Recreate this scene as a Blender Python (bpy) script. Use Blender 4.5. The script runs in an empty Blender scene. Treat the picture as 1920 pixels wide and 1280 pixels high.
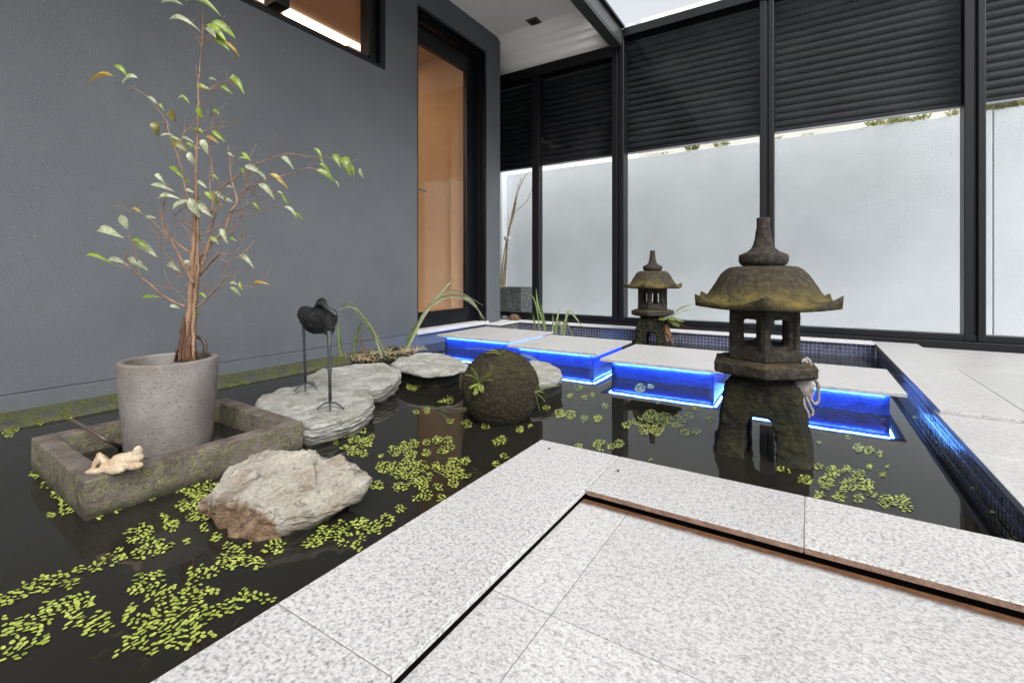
import bpy, bmesh, math, random
from mathutils import Vector, Matrix, noise as mn

S = bpy.context.scene
R = math.radians
# ------------------------------------------------------------------ camera
FPX, CX, CY, HC = 880.0, 960.0, 514.0, 0.45      # focal length and horizon in photo pixels, eye height in metres
YAW = math.atan((1515 - 960) / FPX)
cd = bpy.data.cameras.new('camera')
cd.lens = FPX / 1920 * 36
cd.shift_y = -(640 - CY) / 1920
cd.clip_start, cd.clip_end = 0.02, 500
cam = bpy.data.objects.new('camera', cd)
cam.location = (0, 0, HC)
cam.rotation_euler = (R(90), 0, YAW)
S.collection.objects.link(cam)
S.camera = cam
# ------------------------------------------------------------------ world, sun, exposure
SUN_EL, SUN_AZ = R(45), math.atan2(0.80, -0.60)   # light comes from behind-right of the viewer
w = bpy.data.worlds.new('World'); S.world = w; w.use_nodes = True
nt = w.node_tree; bg = nt.nodes['Background']
sky = nt.nodes.new('ShaderNodeTexSky'); sky.sky_type = 'NISHITA'; sky.sun_disc = False
sky.sun_elevation, sky.sun_rotation = SUN_EL, SUN_AZ
sky.air_density, sky.dust_density, sky.ozone_density = 1.0, 4.0, 1.0
bw = nt.nodes.new('ShaderNodeHueSaturation'); bw.inputs['Saturation'].default_value = 0.16   # overcast: a white sky
nt.links.new(sky.outputs[0], bw.inputs['Color']); nt.links.new(bw.outputs[0], bg.inputs[0])
bg.inputs[1].default_value = 0.15
sl = bpy.data.lights.new('sun', 'SUN'); sl.energy = 1.5; sl.angle = R(40); sl.color = (1, .97, .93)
so = bpy.data.objects.new('sun', sl); S.collection.objects.link(so)
sdir = Vector((math.sin(SUN_AZ) * math.cos(SUN_EL), math.cos(SUN_AZ) * math.cos(SUN_EL), math.sin(SUN_EL)))
so.rotation_euler = (-sdir).to_track_quat('-Z', 'Y').to_euler()
S.view_settings.view_transform = 'Standard'; S.view_settings.look = 'None'
S.view_settings.gamma = 1; S.view_settings.use_curve_mapping = False
S.view_settings.exposure = 1.03
S.cycles.use_denoising = True
S.cycles.caustics_reflective = False; S.cycles.caustics_refractive = False
S.cycles.sample_clamp_indirect = 6
S.cycles.max_bounces = 8; S.cycles.transparent_max_bounces = 24

# ------------------------------------------------------------------ measuring: where a photo pixel lies in the courtyard
sn, cs = math.sin(YAW), math.cos(YAW)
def ray(u, v):
    r = (u - CX) / FPX
    return Vector((-sn + cs * r, cs + sn * r, -(v - CY) / FPX))
def pz(u, v, z=0.0):
    d = ray(u, v); return Vector((0, 0, HC)) + d * ((z - HC) / d.z)
def py(u, v, Y):
    d = ray(u, v); return Vector((0, 0, HC)) + d * (Y / d.y)
def pxw(u, v, X):
    d = ray(u, v); return Vector((0, 0, HC)) + d * (X / d.x)
def pd(u, v, d):
    return Vector((0, 0, HC)) + ray(u, v) * d
def depth(p):
    return -sn * p[0] + cs * p[1]
ZW = -0.098                                        # water level; coping tops are z = 0
rnd = random.Random(7)

# ------------------------------------------------------------------ materials
def new_mat(name):
    m = bpy.data.materials.new(name); m.use_nodes = True
    n = m.node_tree.nodes; return m, n, m.node_tree.links, n['Principled BSDF']
def N(n, t, **kw):
    x = n.new(t)
    for k, v in kw.items():
        if k in x.inputs: x.inputs[k].default_value = v
        else: setattr(x, k, v)
    return x
def noise_node(n, l, scale, detail=5, rough=.55, stretch=None, dist=0.0):
    g = n.new('ShaderNodeNewGeometry')
    t = N(n, 'ShaderNodeTexNoise', Scale=scale, Detail=detail, Roughness=rough, Distortion=dist)
    if stretch:
        mp = n.new('ShaderNodeMapping'); mp.inputs['Scale'].default_value = stretch
        l.new(g.outputs['Position'], mp.inputs['Vector']); l.new(mp.outputs[0], t.inputs['Vector'])
    else: l.new(g.outputs['Position'], t.inputs['Vector'])
    return t
def ramp(n, l, src, stops):
    r = n.new('ShaderNodeValToRGB'); e = r.color_ramp.elements
    while len(e) < len(stops): e.new(.5)
    for k, (p, c) in enumerate(stops):
        e[k].position = p; e[k].color = (c, c, c, 1) if isinstance(c, (int, float)) else (*c, 1)
    l.new(src, r.inputs[0]); return r
def mix(n, l, fac, a, b, mode='MIX'):
    x = n.new('ShaderNodeMix'); x.data_type = 'RGBA'; x.blend_type = mode
    for sock, val in ((x.inputs[0], fac), (x.inputs[6], a), (x.inputs[7], b)):
        if hasattr(val, 'is_output'): l.new(val, sock)
        elif isinstance(val, (tuple, list)): sock.default_value = (*val[:3], 1)
        else: sock.default_value = val
    return x.outputs[2]
def bump(n, l, h, strength, dist, prev=None):
    b = n.new('ShaderNodeBump'); b.inputs['Strength'].default_value = strength; b.inputs['Distance'].default_value = dist
    l.new(h, b.inputs['Height'])
    if prev: l.new(prev, b.inputs['Normal'])
    return b.outputs[0]
def simple(name, col, rough=.5, metal=0.0, var=.15, vscale=8, bstr=0.0, bscale=120, spec=.5, coat=0.0):
    m, n, l, b = new_mat(name)
    t = noise_node(n, l, vscale)
    lo = tuple(c * (1 - var) for c in col); hi = tuple(min(1, c * (1 + var)) for c in col)
    r = ramp(n, l, t.outputs[0], [(.3, lo), (.7, hi)])
    l.new(r.outputs[0], b.inputs['Base Color'])
    b.inputs['Roughness'].default_value = rough; b.inputs['Metallic'].default_value = metal
    b.inputs['Specular IOR Level'].default_value = spec; b.inputs['Coat Weight'].default_value = coat
    if bstr:
        t2 = noise_node(n, l, bscale, 6); l.new(bump(n, l, t2.outputs[0], bstr, .01), b.inputs['Normal'])
    return m

def granite(name, scale=1.0, stretch=None, tone=1.0, contrast=1.0):
    m, n, l, b = new_mat(name)
    t1 = noise_node(n, l, 190 * scale, 3, .65, stretch)
    t2 = noise_node(n, l, 85 * scale, 4, .65, stretch)
    t3 = noise_node(n, l, 4, 3)
    c = lambda v: v * tone * .685
    k = contrast
    r1 = ramp(n, l, t1.outputs[0], [(.33, c(.66 - .40 * k)), (.44, c(.66 - .14 * k)), (.52, c(.66)), (.66, c(.74))])
    r2 = ramp(n, l, t2.outputs[0], [(.36, (.70, .70, .71)), (.50, (.96, .96, .96)), (.7, (1, 1, 1))])
    r3 = ramp(n, l, t3.outputs[0], [(.3, (.90, .895, .89)), (.7, (1, .995, .985))])
    x = mix(n, l, 1.0, r1.outputs[0], r2.outputs[0], 'MULTIPLY'); x = mix(n, l, 1.0, x, r3.outputs[0], 'MULTIPLY')
    oi = n.new('ShaderNodeObjectInfo')
    rr = ramp(n, l, oi.outputs['Random'], [(0, (.91, .91, .915)), (1, (1, 1, .99))])
    x = mix(n, l, 1.0, x, rr.outputs[0], 'MULTIPLY')
    l.new(x, b.inputs['Base Color'])
    b.inputs['Roughness'].default_value = .42; b.inputs['Specular IOR Level'].default_value = .4
    l.new(bump(n, l, t1.outputs[0], .12, .004), b.inputs['Normal'])
    return m
def stone_mix(name, cols, scale, bstr=.6, bscale=60, rough=.85, moss=None, moss_scale=9, moss_lo=.45, up=False, pores=False, stretch=None, side=False, attr=None, wet=None):
    """weathered stone: three tones by noise, grain, optional moss patches (growing on upper faces when up)"""
    m, n, l, b = new_mat(name)
    cols = [tuple(c * .75 for c in q_) for q_ in cols]
    if moss: moss = [tuple(c * .75 for c in q_) for q_ in moss]
    t = noise_node(n, l, scale, 8, .65, stretch)
    r = ramp(n, l, t.outputs[0], [(.3, cols[0]), (.5, cols[1]), (.7, cols[2])])
    fine = noise_node(n, l, bscale * 4, 3, .6)
    fr = ramp(n, l, fine.outputs[0], [(.3, .72), (.6, 1.0)])
    x = mix(n, l, 1.0, r.outputs[0], fr.outputs[0], 'MULTIPLY')
    if moss:
        tm = noise_node(n, l, moss_scale, 7, .7)
        mk = ramp(n, l, tm.outputs[0], [(moss_lo, 0.0), (moss_lo + .16, 1.0)]).outputs[0]
        if up:
            g = n.new('ShaderNodeNewGeometry'); sp = n.new('ShaderNodeSeparateXYZ'); l.new(g.outputs['Normal'], sp.inputs[0])
            u = ramp(n, l, sp.outputs[2], [(.35, 0.0), (.85, 1.0)])
            mk = mix(n, l, 1.0, mk, u.outputs[0], 'MULTIPLY')
        if side:
            g = n.new('ShaderNodeNewGeometry'); sp = n.new('ShaderNodeSeparateXYZ'); l.new(g.outputs['Normal'], sp.inputs[0])
            mk = mix(n, l, 1.0, mk, ramp(n, l, sp.outputs[2], [(.3, 1.0), (.8, .12)]).outputs[0], 'MULTIPLY')
        if attr:
            at = n.new('ShaderNodeAttribute'); at.attribute_name = attr
            mk = mix(n, l, 1.0, mk, at.outputs['Fac'], 'MULTIPLY')
        tc = noise_node(n, l, moss_scale * 5, 4)
        mc = ramp(n, l, tc.outputs[0], [(.35, moss[0]), (.65, moss[1])])
        x = mix(n, l, mk, x, mc.outputs[0])
    if wet:   # algae and damp up to a ragged tide line just above the pond
        g = n.new('ShaderNodeNewGeometry'); sp = n.new('ShaderNodeSeparateXYZ'); l.new(g.outputs['Position'], sp.inputs[0])
        tw = noise_node(n, l, 30, 4); ad = N(n, 'ShaderNodeMath', operation='MULTIPLY_ADD'); l.new(tw.outputs[0], ad.inputs[0]); ad.inputs[1].default_value = -.022; l.new(sp.outputs[2], ad.inputs[2])
        mr = n.new('ShaderNodeMapRange'); l.new(ad.outputs[0], mr.inputs[0]); mr.inputs[1].default_value = -.109; mr.inputs[2].default_value = -.109 + wet; mr.inputs[3].default_value = 1; mr.inputs[4].default_value = 0
        x = mix(n, l, mr.outputs[0], x, (.022, .022, .012))
    l.new(x, b.inputs['Base Color'])
    b.inputs['Roughness'].default_value = rough; b.inputs['Specular IOR Level'].default_value = .25
    h1 = noise_node(n, l, bscale, 8, .7, stretch)
    nr = bump(n, l, h1.outputs[0], bstr, .012)
    if pores:
        g = n.new('ShaderNodeNewGeometry'); vo = N(n, 'ShaderNodeTexVoronoi', Scale=95.0); l.new(g.outputs['Position'], vo.inputs['Vector'])
        pr = ramp(n, l, vo.outputs['Distance'], [(.10, 0.0), (.26, 1.0)])
        nr = bump(n, l, pr.outputs[0], .5, .004, nr)
        x2 = mix(n, l, 1.0, x, ramp(n, l, vo.outputs['Distance'], [(.07, .55), (.18, 1.0)]).outputs[0], 'MULTIPLY')
        l.new(x2, b.inputs['Base Color'])
    l.new(nr, b.inputs['Normal'])
    return m
def veins(m, col, scale, stretch, width=.018, amt=.8):
    n, l = m.node_tree.nodes, m.node_tree.links; b = n['Principled BSDF']; src = b.inputs['Base Color'].links[0].from_socket
    t = noise_node(n, l, scale, 6, .6, stretch, .6)
    k = ramp(n, l, t.outputs[0], [(.5 - width, 0.0), (.5 - width * .15, amt), (.5 + width * .15, amt), (.5 + width, 0.0)])
    t2 = noise_node(n, l, scale * .8, 2); k2 = ramp(n, l, t2.outputs[0], [(.42, 0.0), (.6, 1.0)])
    l.new(mix(n, l, mix(n, l, 1.0, k.outputs[0], k2.outputs[0], 'MULTIPLY'), src, col), b.inputs['Base Color']); return m
def glass(name, tint=(1, 1, 1), ior=1.5, gain=1.0, rough=0.0, dust=False):
    m, n, l, b = new_mat(name); n.remove(b)
    tr = n.new('ShaderNodeBsdfTransparent'); tr.inputs[0].default_value = (*tint, 1)
    gl = n.new('ShaderNodeBsdfGlossy'); gl.inputs['Roughness'].default_value = rough
    f = n.new('ShaderNodeFresnel'); f.inputs[0].default_value = ior
    ml = N(n, 'ShaderNodeMath', operation='MULTIPLY'); ml.inputs[1].default_value = gain; l.new(f.outputs[0], ml.inputs[0])
    ml.use_clamp = True
    gb = n.new('ShaderNodeNewGeometry'); fb = N(n, 'ShaderNodeMath', operation='SUBTRACT'); fb.inputs[0].default_value = 1.0; l.new(gb.outputs['Backfacing'], fb.inputs[1])
    m2 = N(n, 'ShaderNodeMath', operation='MULTIPLY'); l.new(ml.outputs[0], m2.inputs[0]); l.new(fb.outputs[0], m2.inputs[1]); ml = m2
    ms = n.new('ShaderNodeMixShader'); l.new(ml.outputs[0], ms.inputs[0]); l.new(tr.outputs[0], ms.inputs[1]); l.new(gl.outputs[0], ms.inputs[2])
    out = ms.outputs[0]
    if dust:   # dried drops and specks on the panes
        df = n.new('ShaderNodeBsdfDiffuse'); df.inputs[0].default_value = (.5, .5, .5, 1)
        d1 = noise_node(n, l, 75, 2, .5); k1 = ramp(n, l, d1.outputs[0], [(.755, 0.0), (.80, .55)])
        d2 = noise_node(n, l, 3, 6, .65); k2 = ramp(n, l, d2.outputs[0], [(.5, 0.0), (.8, .012)])
        sm = N(n, 'ShaderNodeMath', operation='ADD'); l.new(k1.outputs[0], sm.inputs[0]); l.new(k2.outputs[0], sm.inputs[1])
        m3 = n.new('ShaderNodeMixShader'); l.new(sm.outputs[0], m3.inputs[0]); l.new(out, m3.inputs[1]); l.new(df.outputs[0], m3.inputs[2]); out = m3.outputs[0]
    l.new(out, n['Material Output'].inputs[0]); return m
def emit(name, col, k):
    m, n, l, b = new_mat(name); n.remove(b)
    e = n.new('ShaderNodeEmission'); e.inputs[0].default_value = (*col, 1); e.inputs[1].default_value = k
    l.new(e.outputs[0], n['Material Output'].inputs[0]); return m
def leaf_mat(name, col, col2, trans=.35, rough=.35):
    col = tuple(c * .78 for c in col); col2 = tuple(c * .78 for c in col2)
    m, n, l, b = new_mat(name)
    t = noise_node(n, l, 60, 4); t5 = noise_node(n, l, 210, 2); oi = n.new('ShaderNodeObjectInfo')
    r = ramp(n, l, t.outputs[0], [(.35, col), (.65, col2)])
    rr = ramp(n, l, oi.outputs['Random'], [(0, .75), (1, 1.15)])
    x = mix(n, l, 1.0, r.outputs[0], rr.outputs[0], 'MULTIPLY')
    x = mix(n, l, 1.0, x, ramp(n, l, t5.outputs[0], [(.28, (.50, .42, .32)), (.42, (.9, .92, .85)), (.62, (1.1, 1.05, 1.0))]).outputs[0], 'MULTIPLY')
    l.new(x, b.inputs['Base Color']); b.inputs['Roughness'].default_value = rough
    tl = n.new('ShaderNodeBsdfTranslucent'); l.new(x, tl.inputs[0])
    ms = n.new('ShaderNodeMixShader'); ms.inputs[0].default_value = trans
    l.new(b.outputs[0], ms.inputs[1]); l.new(tl.outputs[0], ms.inputs[2]); l.new(ms.outputs[0], n['Material Output'].inputs[0])
    return m

MAT = {}
MAT['granite'] = granite('granite speckled')
MAT['granite_lower'] = granite('granite streaked', 1.15, (1.0, 1.25, 1.0), 1.03, .75)
MAT['granite_far'] = granite('granite fine', .9, (.45, 2.2, 1.0), .96, .65)
MAT['terracotta'] = simple('terracotta brown tile edge', (.17, .105, .075), .8, var=.35, vscale=60, bstr=.4, bscale=300)
MAT['grout'] = simple('grout', (.20, .18, .16), .9, vscale=40)
MAT['recess_shade'] = simple('recess shade black', (.012, .011, .010), .9)  # black painted in for the shade under the coping lip
def render_wall():
    m, n, l, b = new_mat('charcoal textured render')
    t = noise_node(n, l, 2.2, 7, .62); r = ramp(n, l, t.outputs[0], [(.22, (.068, .075, .085)), (.5, (.083, .090, .100)), (.78, (.097, .104, .113))])
    t2 = noise_node(n, l, 260, 3, .6); r2 = ramp(n, l, t2.outputs[0], [(.3, .80), (.65, 1.08)])
    x = mix(n, l, 1.0, r.outputs[0], r2.outputs[0], 'MULTIPLY')
    vo = noise_node(n, l, 190, 1, .5); sp = ramp(n, l, vo.outputs[0], [(.785, 0.0), (.80, 1.0)])
    x = mix(n, l, sp.outputs[0], x, (.5, .5, .5))
    l.new(x, b.inputs['Base Color']); b.inputs['Roughness'].default_value = .55; b.inputs['Specular IOR Level'].default_value = .45
    l.new(bump(n, l, t2.outputs[0], .55, .006), b.inputs['Normal']); return m
MAT['render'] = render_wall()
MAT['plinth'] = stone_mix('mossy plinth', ((.035, .038, .036), (.06, .062, .06), (.10, .10, .095)), 14, moss=((.035, .045, .012), (.10, .11, .03)), moss_scale=20, moss_lo=.40)
MAT['white_wall'] = simple('white rendered wall', (.63, .665, .70), .85, var=.06, vscale=2, bstr=.8, bscale=150)
MAT['soffit'] = simple('white gloss soffit paint', (.88, .88, .88), .22, var=.02, spec=.5)
MAT['steel'] = simple('black powder coated steel', (.0035, .0040, .0055), .35, var=.2, bstr=.05, bscale=200, spec=.30)
MAT['steel_grey'] = simple('grey steel flange', (.07, .074, .075), .35, var=.15, metal=.4)
MAT['shutter'] = simple('charcoal shutter aluminium', (.0062, .0070, .0096), .50, var=.15, vscale=5, spec=.22)
MAT['shutter_bar'] = simple('grey shutter bottom bar', (.30, .31, .33), .4, metal=.3)
MAT['glass'] = glass('screen glass', (.96, .97, .97), 1.45, .30, dust=True)
MAT['door_glass'] = glass('door glass', (.95, .94, .92), 1.5, 1.5)
MAT['interior'] = simple('warm painted interior', (.58, .42, .27), .8, var=.05)
MAT['interior_floor'] = simple('timber floor', (.25, .14, .07), .5)
MAT['threshold'] = simple('pale marble threshold', (.48, .48, .49), .4, var=.08, vscale=12)
MAT['chrome'] = simple('brushed steel', (.6, .6, .6), .25, metal=1.0)
MAT['mosaic'] = simple('dark blue mosaic tile', (.062, .070, .115), .20, var=.75, vscale=45, spec=.6)
MAT['mosaic_grout'] = simple('mosaic grout', (.34, .35, .38), .9, var=.3, vscale=50)
MAT['base_stone'] = simple('blue lit support', (.020, .042, .25), .20, var=.25, vscale=20, bstr=.35, bscale=45)  # blue light of the LED strips is put into this base colour
MAT['led'] = emit('blue led strip', (.11, .34, 1.0), 80)
def water_mat():
    m, n, l, b = new_mat('dark pond water')
    b.inputs['Base Color'].default_value = (.0115, .0110, .0085, 1); b.inputs['Roughness'].default_value = .015
    b.inputs['IOR'].default_value = 1.333; b.inputs['Specular IOR Level'].default_value = .5
    t = noise_node(n, l, 7, 2, .4); l.new(bump(n, l, t.outputs[0], .05, .01), b.inputs['Normal']); return m
MAT['water'] = water_mat()
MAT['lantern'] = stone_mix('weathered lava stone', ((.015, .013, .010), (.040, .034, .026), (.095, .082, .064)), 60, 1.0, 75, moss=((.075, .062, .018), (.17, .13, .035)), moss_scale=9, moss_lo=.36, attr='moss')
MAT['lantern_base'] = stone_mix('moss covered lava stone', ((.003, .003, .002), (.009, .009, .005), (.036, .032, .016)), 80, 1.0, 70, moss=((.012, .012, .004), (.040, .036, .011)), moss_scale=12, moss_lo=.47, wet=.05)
MAT['ball'] = stone_mix('mossy brown stone', ((.006, .005, .003), (.026, .020, .010), (.085, .064, .034)), 110, 1.0, 90, moss=((.020, .022, .006), (.075, .074, .022)), moss_scale=6, moss_lo=.50, wet=.05)
MAT['slate'] = stone_mix('pale foliated slate', ((.25, .235, .195), (.385, .385, .35), (.53, .53, .49)), 7, .9, 34, stretch=(1.6, 1.6, 9), wet=.020)
veins(MAT['slate'], (.085, .08, .062), 8, (2.4, 1.0, 6), .024, .9)
def boulder_mat():
    m = veins(stone_mix('buff slate boulder', ((.31, .225, .16), (.40, .38, .325), (.55, .50, .43)), 6, .9, 45, stretch=(2.0, .8, 3), wet=.022), (.10, .080, .055), 9, (2.6, .9, 5), .020, .9)
    n, l = m.node_tree.nodes, m.node_tree.links; b = n['Principled BSDF']
    src = b.inputs['Base Color'].links[0].from_socket
    at = n.new('ShaderNodeAttribute'); at.attribute_name = 'brown_mask'
    t = noise_node(n, l, 35, 6); rr = ramp(n, l, t.outputs[0], [(.3, (.070, .040, .020)), (.5, (.15, .100, .062)), (.7, (.25, .185, .130))])
    l.new(mix(n, l, at.outputs['Fac'], src, rr.outputs[0]), b.inputs['Base Color']); return m
MAT['boulder'] = boulder_mat()
MAT['pot'] = stone_mix('porous concrete', ((.120, .095, .078), (.19, .168, .153), (.28, .265, .255)), 5, .25, 90, pores=True)
MAT['trough'] = stone_mix('weathered concrete trough', ((.070, .052, .042), (.155, .127, .110), (.27, .235, .21)), 12, .9, 90, moss=((.075, .076, .028), (.30, .30, .15)), moss_scale=55, moss_lo=.46, side=True, wet=.03)
MAT['soil'] = simple('potting soil', (.030, .020, .014), .95, bstr=1, bscale=60)
MAT['bark'] = stone_mix('brown bark', ((.17, .095, .058), (.32, .195, .125), (.50, .34, .23)), 40, .7, 160, stretch=(1, 1, .25))
MAT['root'] = stone_mix('dark fibrous root', ((.06, .028, .016), (.13, .065, .036), (.22, .12, .07)), 60, .7, 160)
MAT['leaf_green'] = leaf_mat('green leaf', (.17, .27, .03), (.30, .40, .06))
MAT['leaf_pale'] = leaf_mat('pale sheened leaf', (.30, .35, .20), (.52, .57, .42), .4, .3)
MAT['leaf_yellow'] = leaf_mat('yellowed leaf', (.34, .20, .03), (.46, .38, .08))
MAT['leaf_olive'] = leaf_mat('olive leaf', (.10, .11, .015), (.22, .18, .03))
MAT['pad'] = leaf_mat('floating fern pad', (.31, .40, .065), (.53, .60, .15), .15, .4)
MAT['reed'] = leaf_mat('reed blade', (.10, .17, .04), (.22, .29, .10), .3, .4)
MAT['reed_pale'] = leaf_mat('dry pale reed', (.26, .30, .17), (.42, .44, .30), .3, .4)
MAT['reed_brown'] = leaf_mat('brown reed', (.22, .09, .03), (.32, .15, .06), .3, .5)
MAT['weed'] = leaf_mat('pale wall weed', (.34, .38, .12), (.60, .60, .26), .5, .5)
MAT['fern'] = leaf_mat('fern frond', (.22, .30, .06), (.45, .52, .16), .4, .5)
MAT['iron'] = stone_mix('black rough iron', ((.003, .003, .004), (.007, .007, .008), (.035, .035, .038)), 60, .9, 90, rough=.30)
MAT['iron_leg'] = simple('grey iron rod', (.030, .031, .035), .45, var=.4, vscale=60, bstr=.4, bscale=200)
MAT['figurine'] = stone_mix('pale fired clay', ((.36, .24, .14), (.50, .40, .28), (.60, .52, .40)), 20, .4, 80)
MAT['crab'] = stone_mix('weathered grey cast stone', ((.14, .13, .12), (.27, .25, .23), (.42, .40, .37)), 24, .5, 80)
MAT['turtle'] = stone_mix('brown tortoise shell', ((.04, .025, .015), (.13, .08, .045), (.30, .19, .10)), 60, .8, 80)
MAT['turtle_grey'] = stone_mix('grey tortoise shell', ((.04, .04, .04), (.10, .10, .09), (.20, .20, .18)), 70, .8, 80)
MAT['planter'] = stone_mix('grey cast planter', ((.07, .075, .08), (.15, .16, .16), (.28, .29, .29)), 28, .4, 100)
MAT['hose'] = simple('brown rubber pipe', (.06, .04, .033), .5)
MAT['cane'] = simple('pale dry cane', (.36, .28, .16), .6, var=.4, vscale=30)
MAT['tie'] = simple('white tie', (.75, .75, .75), .6)
MAT['neigh_wall'] = simple('pale neighbour render', (.55, .54, .49), .8, var=.05, vscale=2)
MAT['neigh_white'] = simple('white neighbour render', (.80, .80, .80), .8, var=.03)
MAT['roof_sheet'] = simple('pale metal roofing', (.50, .52, .55), .5)
MAT['ground'] = simple('concrete ground', (.40, .40, .39), .9, var=.2, vscale=3)
MAT['seed'] = simple('dark seed', (.02, .015, .01), .6)
MAT['edge_brown'] = None
def floor_strip():  # orange-brown colour that fades out by the vertex mask
    m, n, l, b = new_mat('orange brown floor edge')
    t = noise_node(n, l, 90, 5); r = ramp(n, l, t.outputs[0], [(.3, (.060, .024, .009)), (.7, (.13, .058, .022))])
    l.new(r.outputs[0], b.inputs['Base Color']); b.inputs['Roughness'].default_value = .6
    at = n.new('ShaderNodeAttribute'); at.attribute_name = 'brown_mask'
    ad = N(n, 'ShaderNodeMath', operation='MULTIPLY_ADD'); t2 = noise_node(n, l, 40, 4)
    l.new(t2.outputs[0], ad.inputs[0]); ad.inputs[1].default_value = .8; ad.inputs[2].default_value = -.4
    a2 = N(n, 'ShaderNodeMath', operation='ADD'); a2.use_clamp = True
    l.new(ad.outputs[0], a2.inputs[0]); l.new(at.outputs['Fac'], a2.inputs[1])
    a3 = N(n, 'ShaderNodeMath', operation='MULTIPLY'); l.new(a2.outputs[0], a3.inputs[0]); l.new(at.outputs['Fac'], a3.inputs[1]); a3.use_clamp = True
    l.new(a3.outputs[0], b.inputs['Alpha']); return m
MAT['edge_brown'] = floor_strip()

# ------------------------------------------------------------------ object helpers
COL = S.collection
def link(name, me, parent=None, mat=None, smooth=False):
    o = bpy.data.objects.new(name, me); COL.objects.link(o)
    if mat is not None and not me.materials: me.materials.append(MAT[mat] if isinstance(mat, str) else mat)
    if parent is not None: o.parent = parent
    if smooth:
        for p in me.polygons: p.use_smooth = True
    return o
def from_bm(bm, name):
    bmesh.ops.recalc_face_normals(bm, faces=bm.faces)
    me = bpy.data.meshes.new(name); bm.to_mesh(me); bm.free(); return me
def obj(name, bm, mat, parent=None, smooth=False):
    """one mesh object; vertices are in world metres, moved into the parent's frame"""
    if parent is not None:
        off = Vector(parent.location)
        p = parent.parent
        while p is not None: off += Vector(p.location); p = p.parent
        bmesh.ops.translate(bm, verts=bm.verts, vec=-off)
    return link(name, from_bm(bm, name), parent, mat, smooth)
def thing(name, label, cat, loc=(0, 0, 0), group=None):
    o = bpy.data.objects.new(name, None); COL.objects.link(o); o.location = loc
    o.empty_display_size = .05
    o['label'] = label; o['category'] = cat
    if group: o['group'] = group
    return o
def tag(o, label=None, cat=None, group=None, kind=None):
    for k, v in (('label', label), ('category', cat), ('group', group), ('kind', kind)):
        if v: o[k] = v
    return o
def struct(o): o['kind'] = 'structure'; return o
def stuff(o): o['kind'] = 'stuff'; return o
def addbox(bm, x0, x1, y0, y1, z0, z1, bev=0.0, seg=1):
    v = [bm.verts.new(p) for p in ((x0, y0, z0), (x1, y0, z0), (x1, y1, z0), (x0, y1, z0), (x0, y0, z1), (x1, y0, z1), (x1, y1, z1), (x0, y1, z1))]
    fs = [bm.faces.new([v[i] for i in q]) for q in ((0, 3, 2, 1), (4, 5, 6, 7), (0, 1, 5, 4), (1, 2, 6, 5), (2, 3, 7, 6), (3, 0, 4, 7))]
    if bev:
        es = list({e for f in fs for e in f.edges})
        bmesh.ops.bevel(bm, geom=es, offset=bev, segments=seg, affect='EDGES', profile=.5)
    return bm
def box(x0, x1, y0, y1, z0, z1, bev=0.0, seg=1): return addbox(bmesh.new(), x0, x1, y0, y1, z0, z1, bev, seg)
def addtube(bm, pts, rad, seg=8, cap=True):
    pts = [Vector(p) for p in pts]; k = len(pts)
    rs = rad if isinstance(rad, (list, tuple)) else [rad] * k
    up = Vector((0.13, .27, .95)).normalized(); rings = []
    for i, p in enumerate(pts):
        t = (pts[min(i + 1, k - 1)] - pts[max(i - 1, 0)]).normalized()
        a = t.cross(up)
        if a.length < 1e-3: a = t.cross(Vector((1, 0, 0)))
        a.normalize(); b = t.cross(a).normalized()
        rings.append([bm.verts.new(p + (a * math.cos(q) + b * math.sin(q)) * rs[i]) for q in (2 * math.pi * j / seg for j in range(seg))])
    for r0, r1 in zip(rings, rings[1:]):
        for j in range(seg): bm.faces.new((r0[j], r0[(j + 1) % seg], r1[(j + 1) % seg], r1[j]))
    if cap:
        bm.faces.new(rings[0][::-1]); bm.faces.new(rings[-1])
    return bm
def spline(pts, n=5):
    pts = [Vector(p) for p in pts]
    if len(pts) < 3: return [pts[0].lerp(pts[-1], i / n) for i in range(n + 1)]
    out = []
    for i in range(len(pts) - 1):
        p0, p1, p2, p3 = pts[max(i - 1, 0)], pts[i], pts[i + 1], pts[min(i + 2, len(pts) - 1)]
        for j in range(n):
            t = j / n
            out.append(.5 * ((2 * p1) + (p2 - p0) * t + (2 * p0 - 5 * p1 + 4 * p2 - p3) * t * t + (3 * p1 - p0 - 3 * p2 + p3) * t ** 3))
    out.append(pts[-1]); return out
def lerp_list(a, b, n): return [a + (b - a) * i / (n - 1) for i in range(n)]
def addlathe(bm, prof, c, seg=32, close=True):
    rings = []
    for r, z in prof:
        rings.append([bm.verts.new((c[0] + r * math.cos(2 * math.pi * j / seg), c[1] + r * math.sin(2 * math.pi * j / seg), z)) for j in range(seg)])
    for r0, r1 in zip(rings, rings[1:]):
        for j in range(seg): bm.faces.new((r0[j], r0[(j + 1) % seg], r1[(j + 1) % seg], r1[j]))
    if close: bm.faces.new(rings[0][::-1]); bm.faces.new(rings[-1])
    return bm
def addball(bm, c, r, rot=None, u=16, v=10):
    M = Matrix.Translation(c) @ (rot.to_4x4() if rot else Matrix.Identity(4)) @ Matrix.Diagonal((*r, 1))
    bmesh.ops.create_uvsphere(bm, u_segments=u, v_segments=v, radius=1, matrix=M); return bm
def evaluate(o):
    dg = bpy.context.evaluated_depsgraph_get(); dg.update()
    me = bpy.data.meshes.new_from_object(o.evaluated_get(dg)); return me
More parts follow.
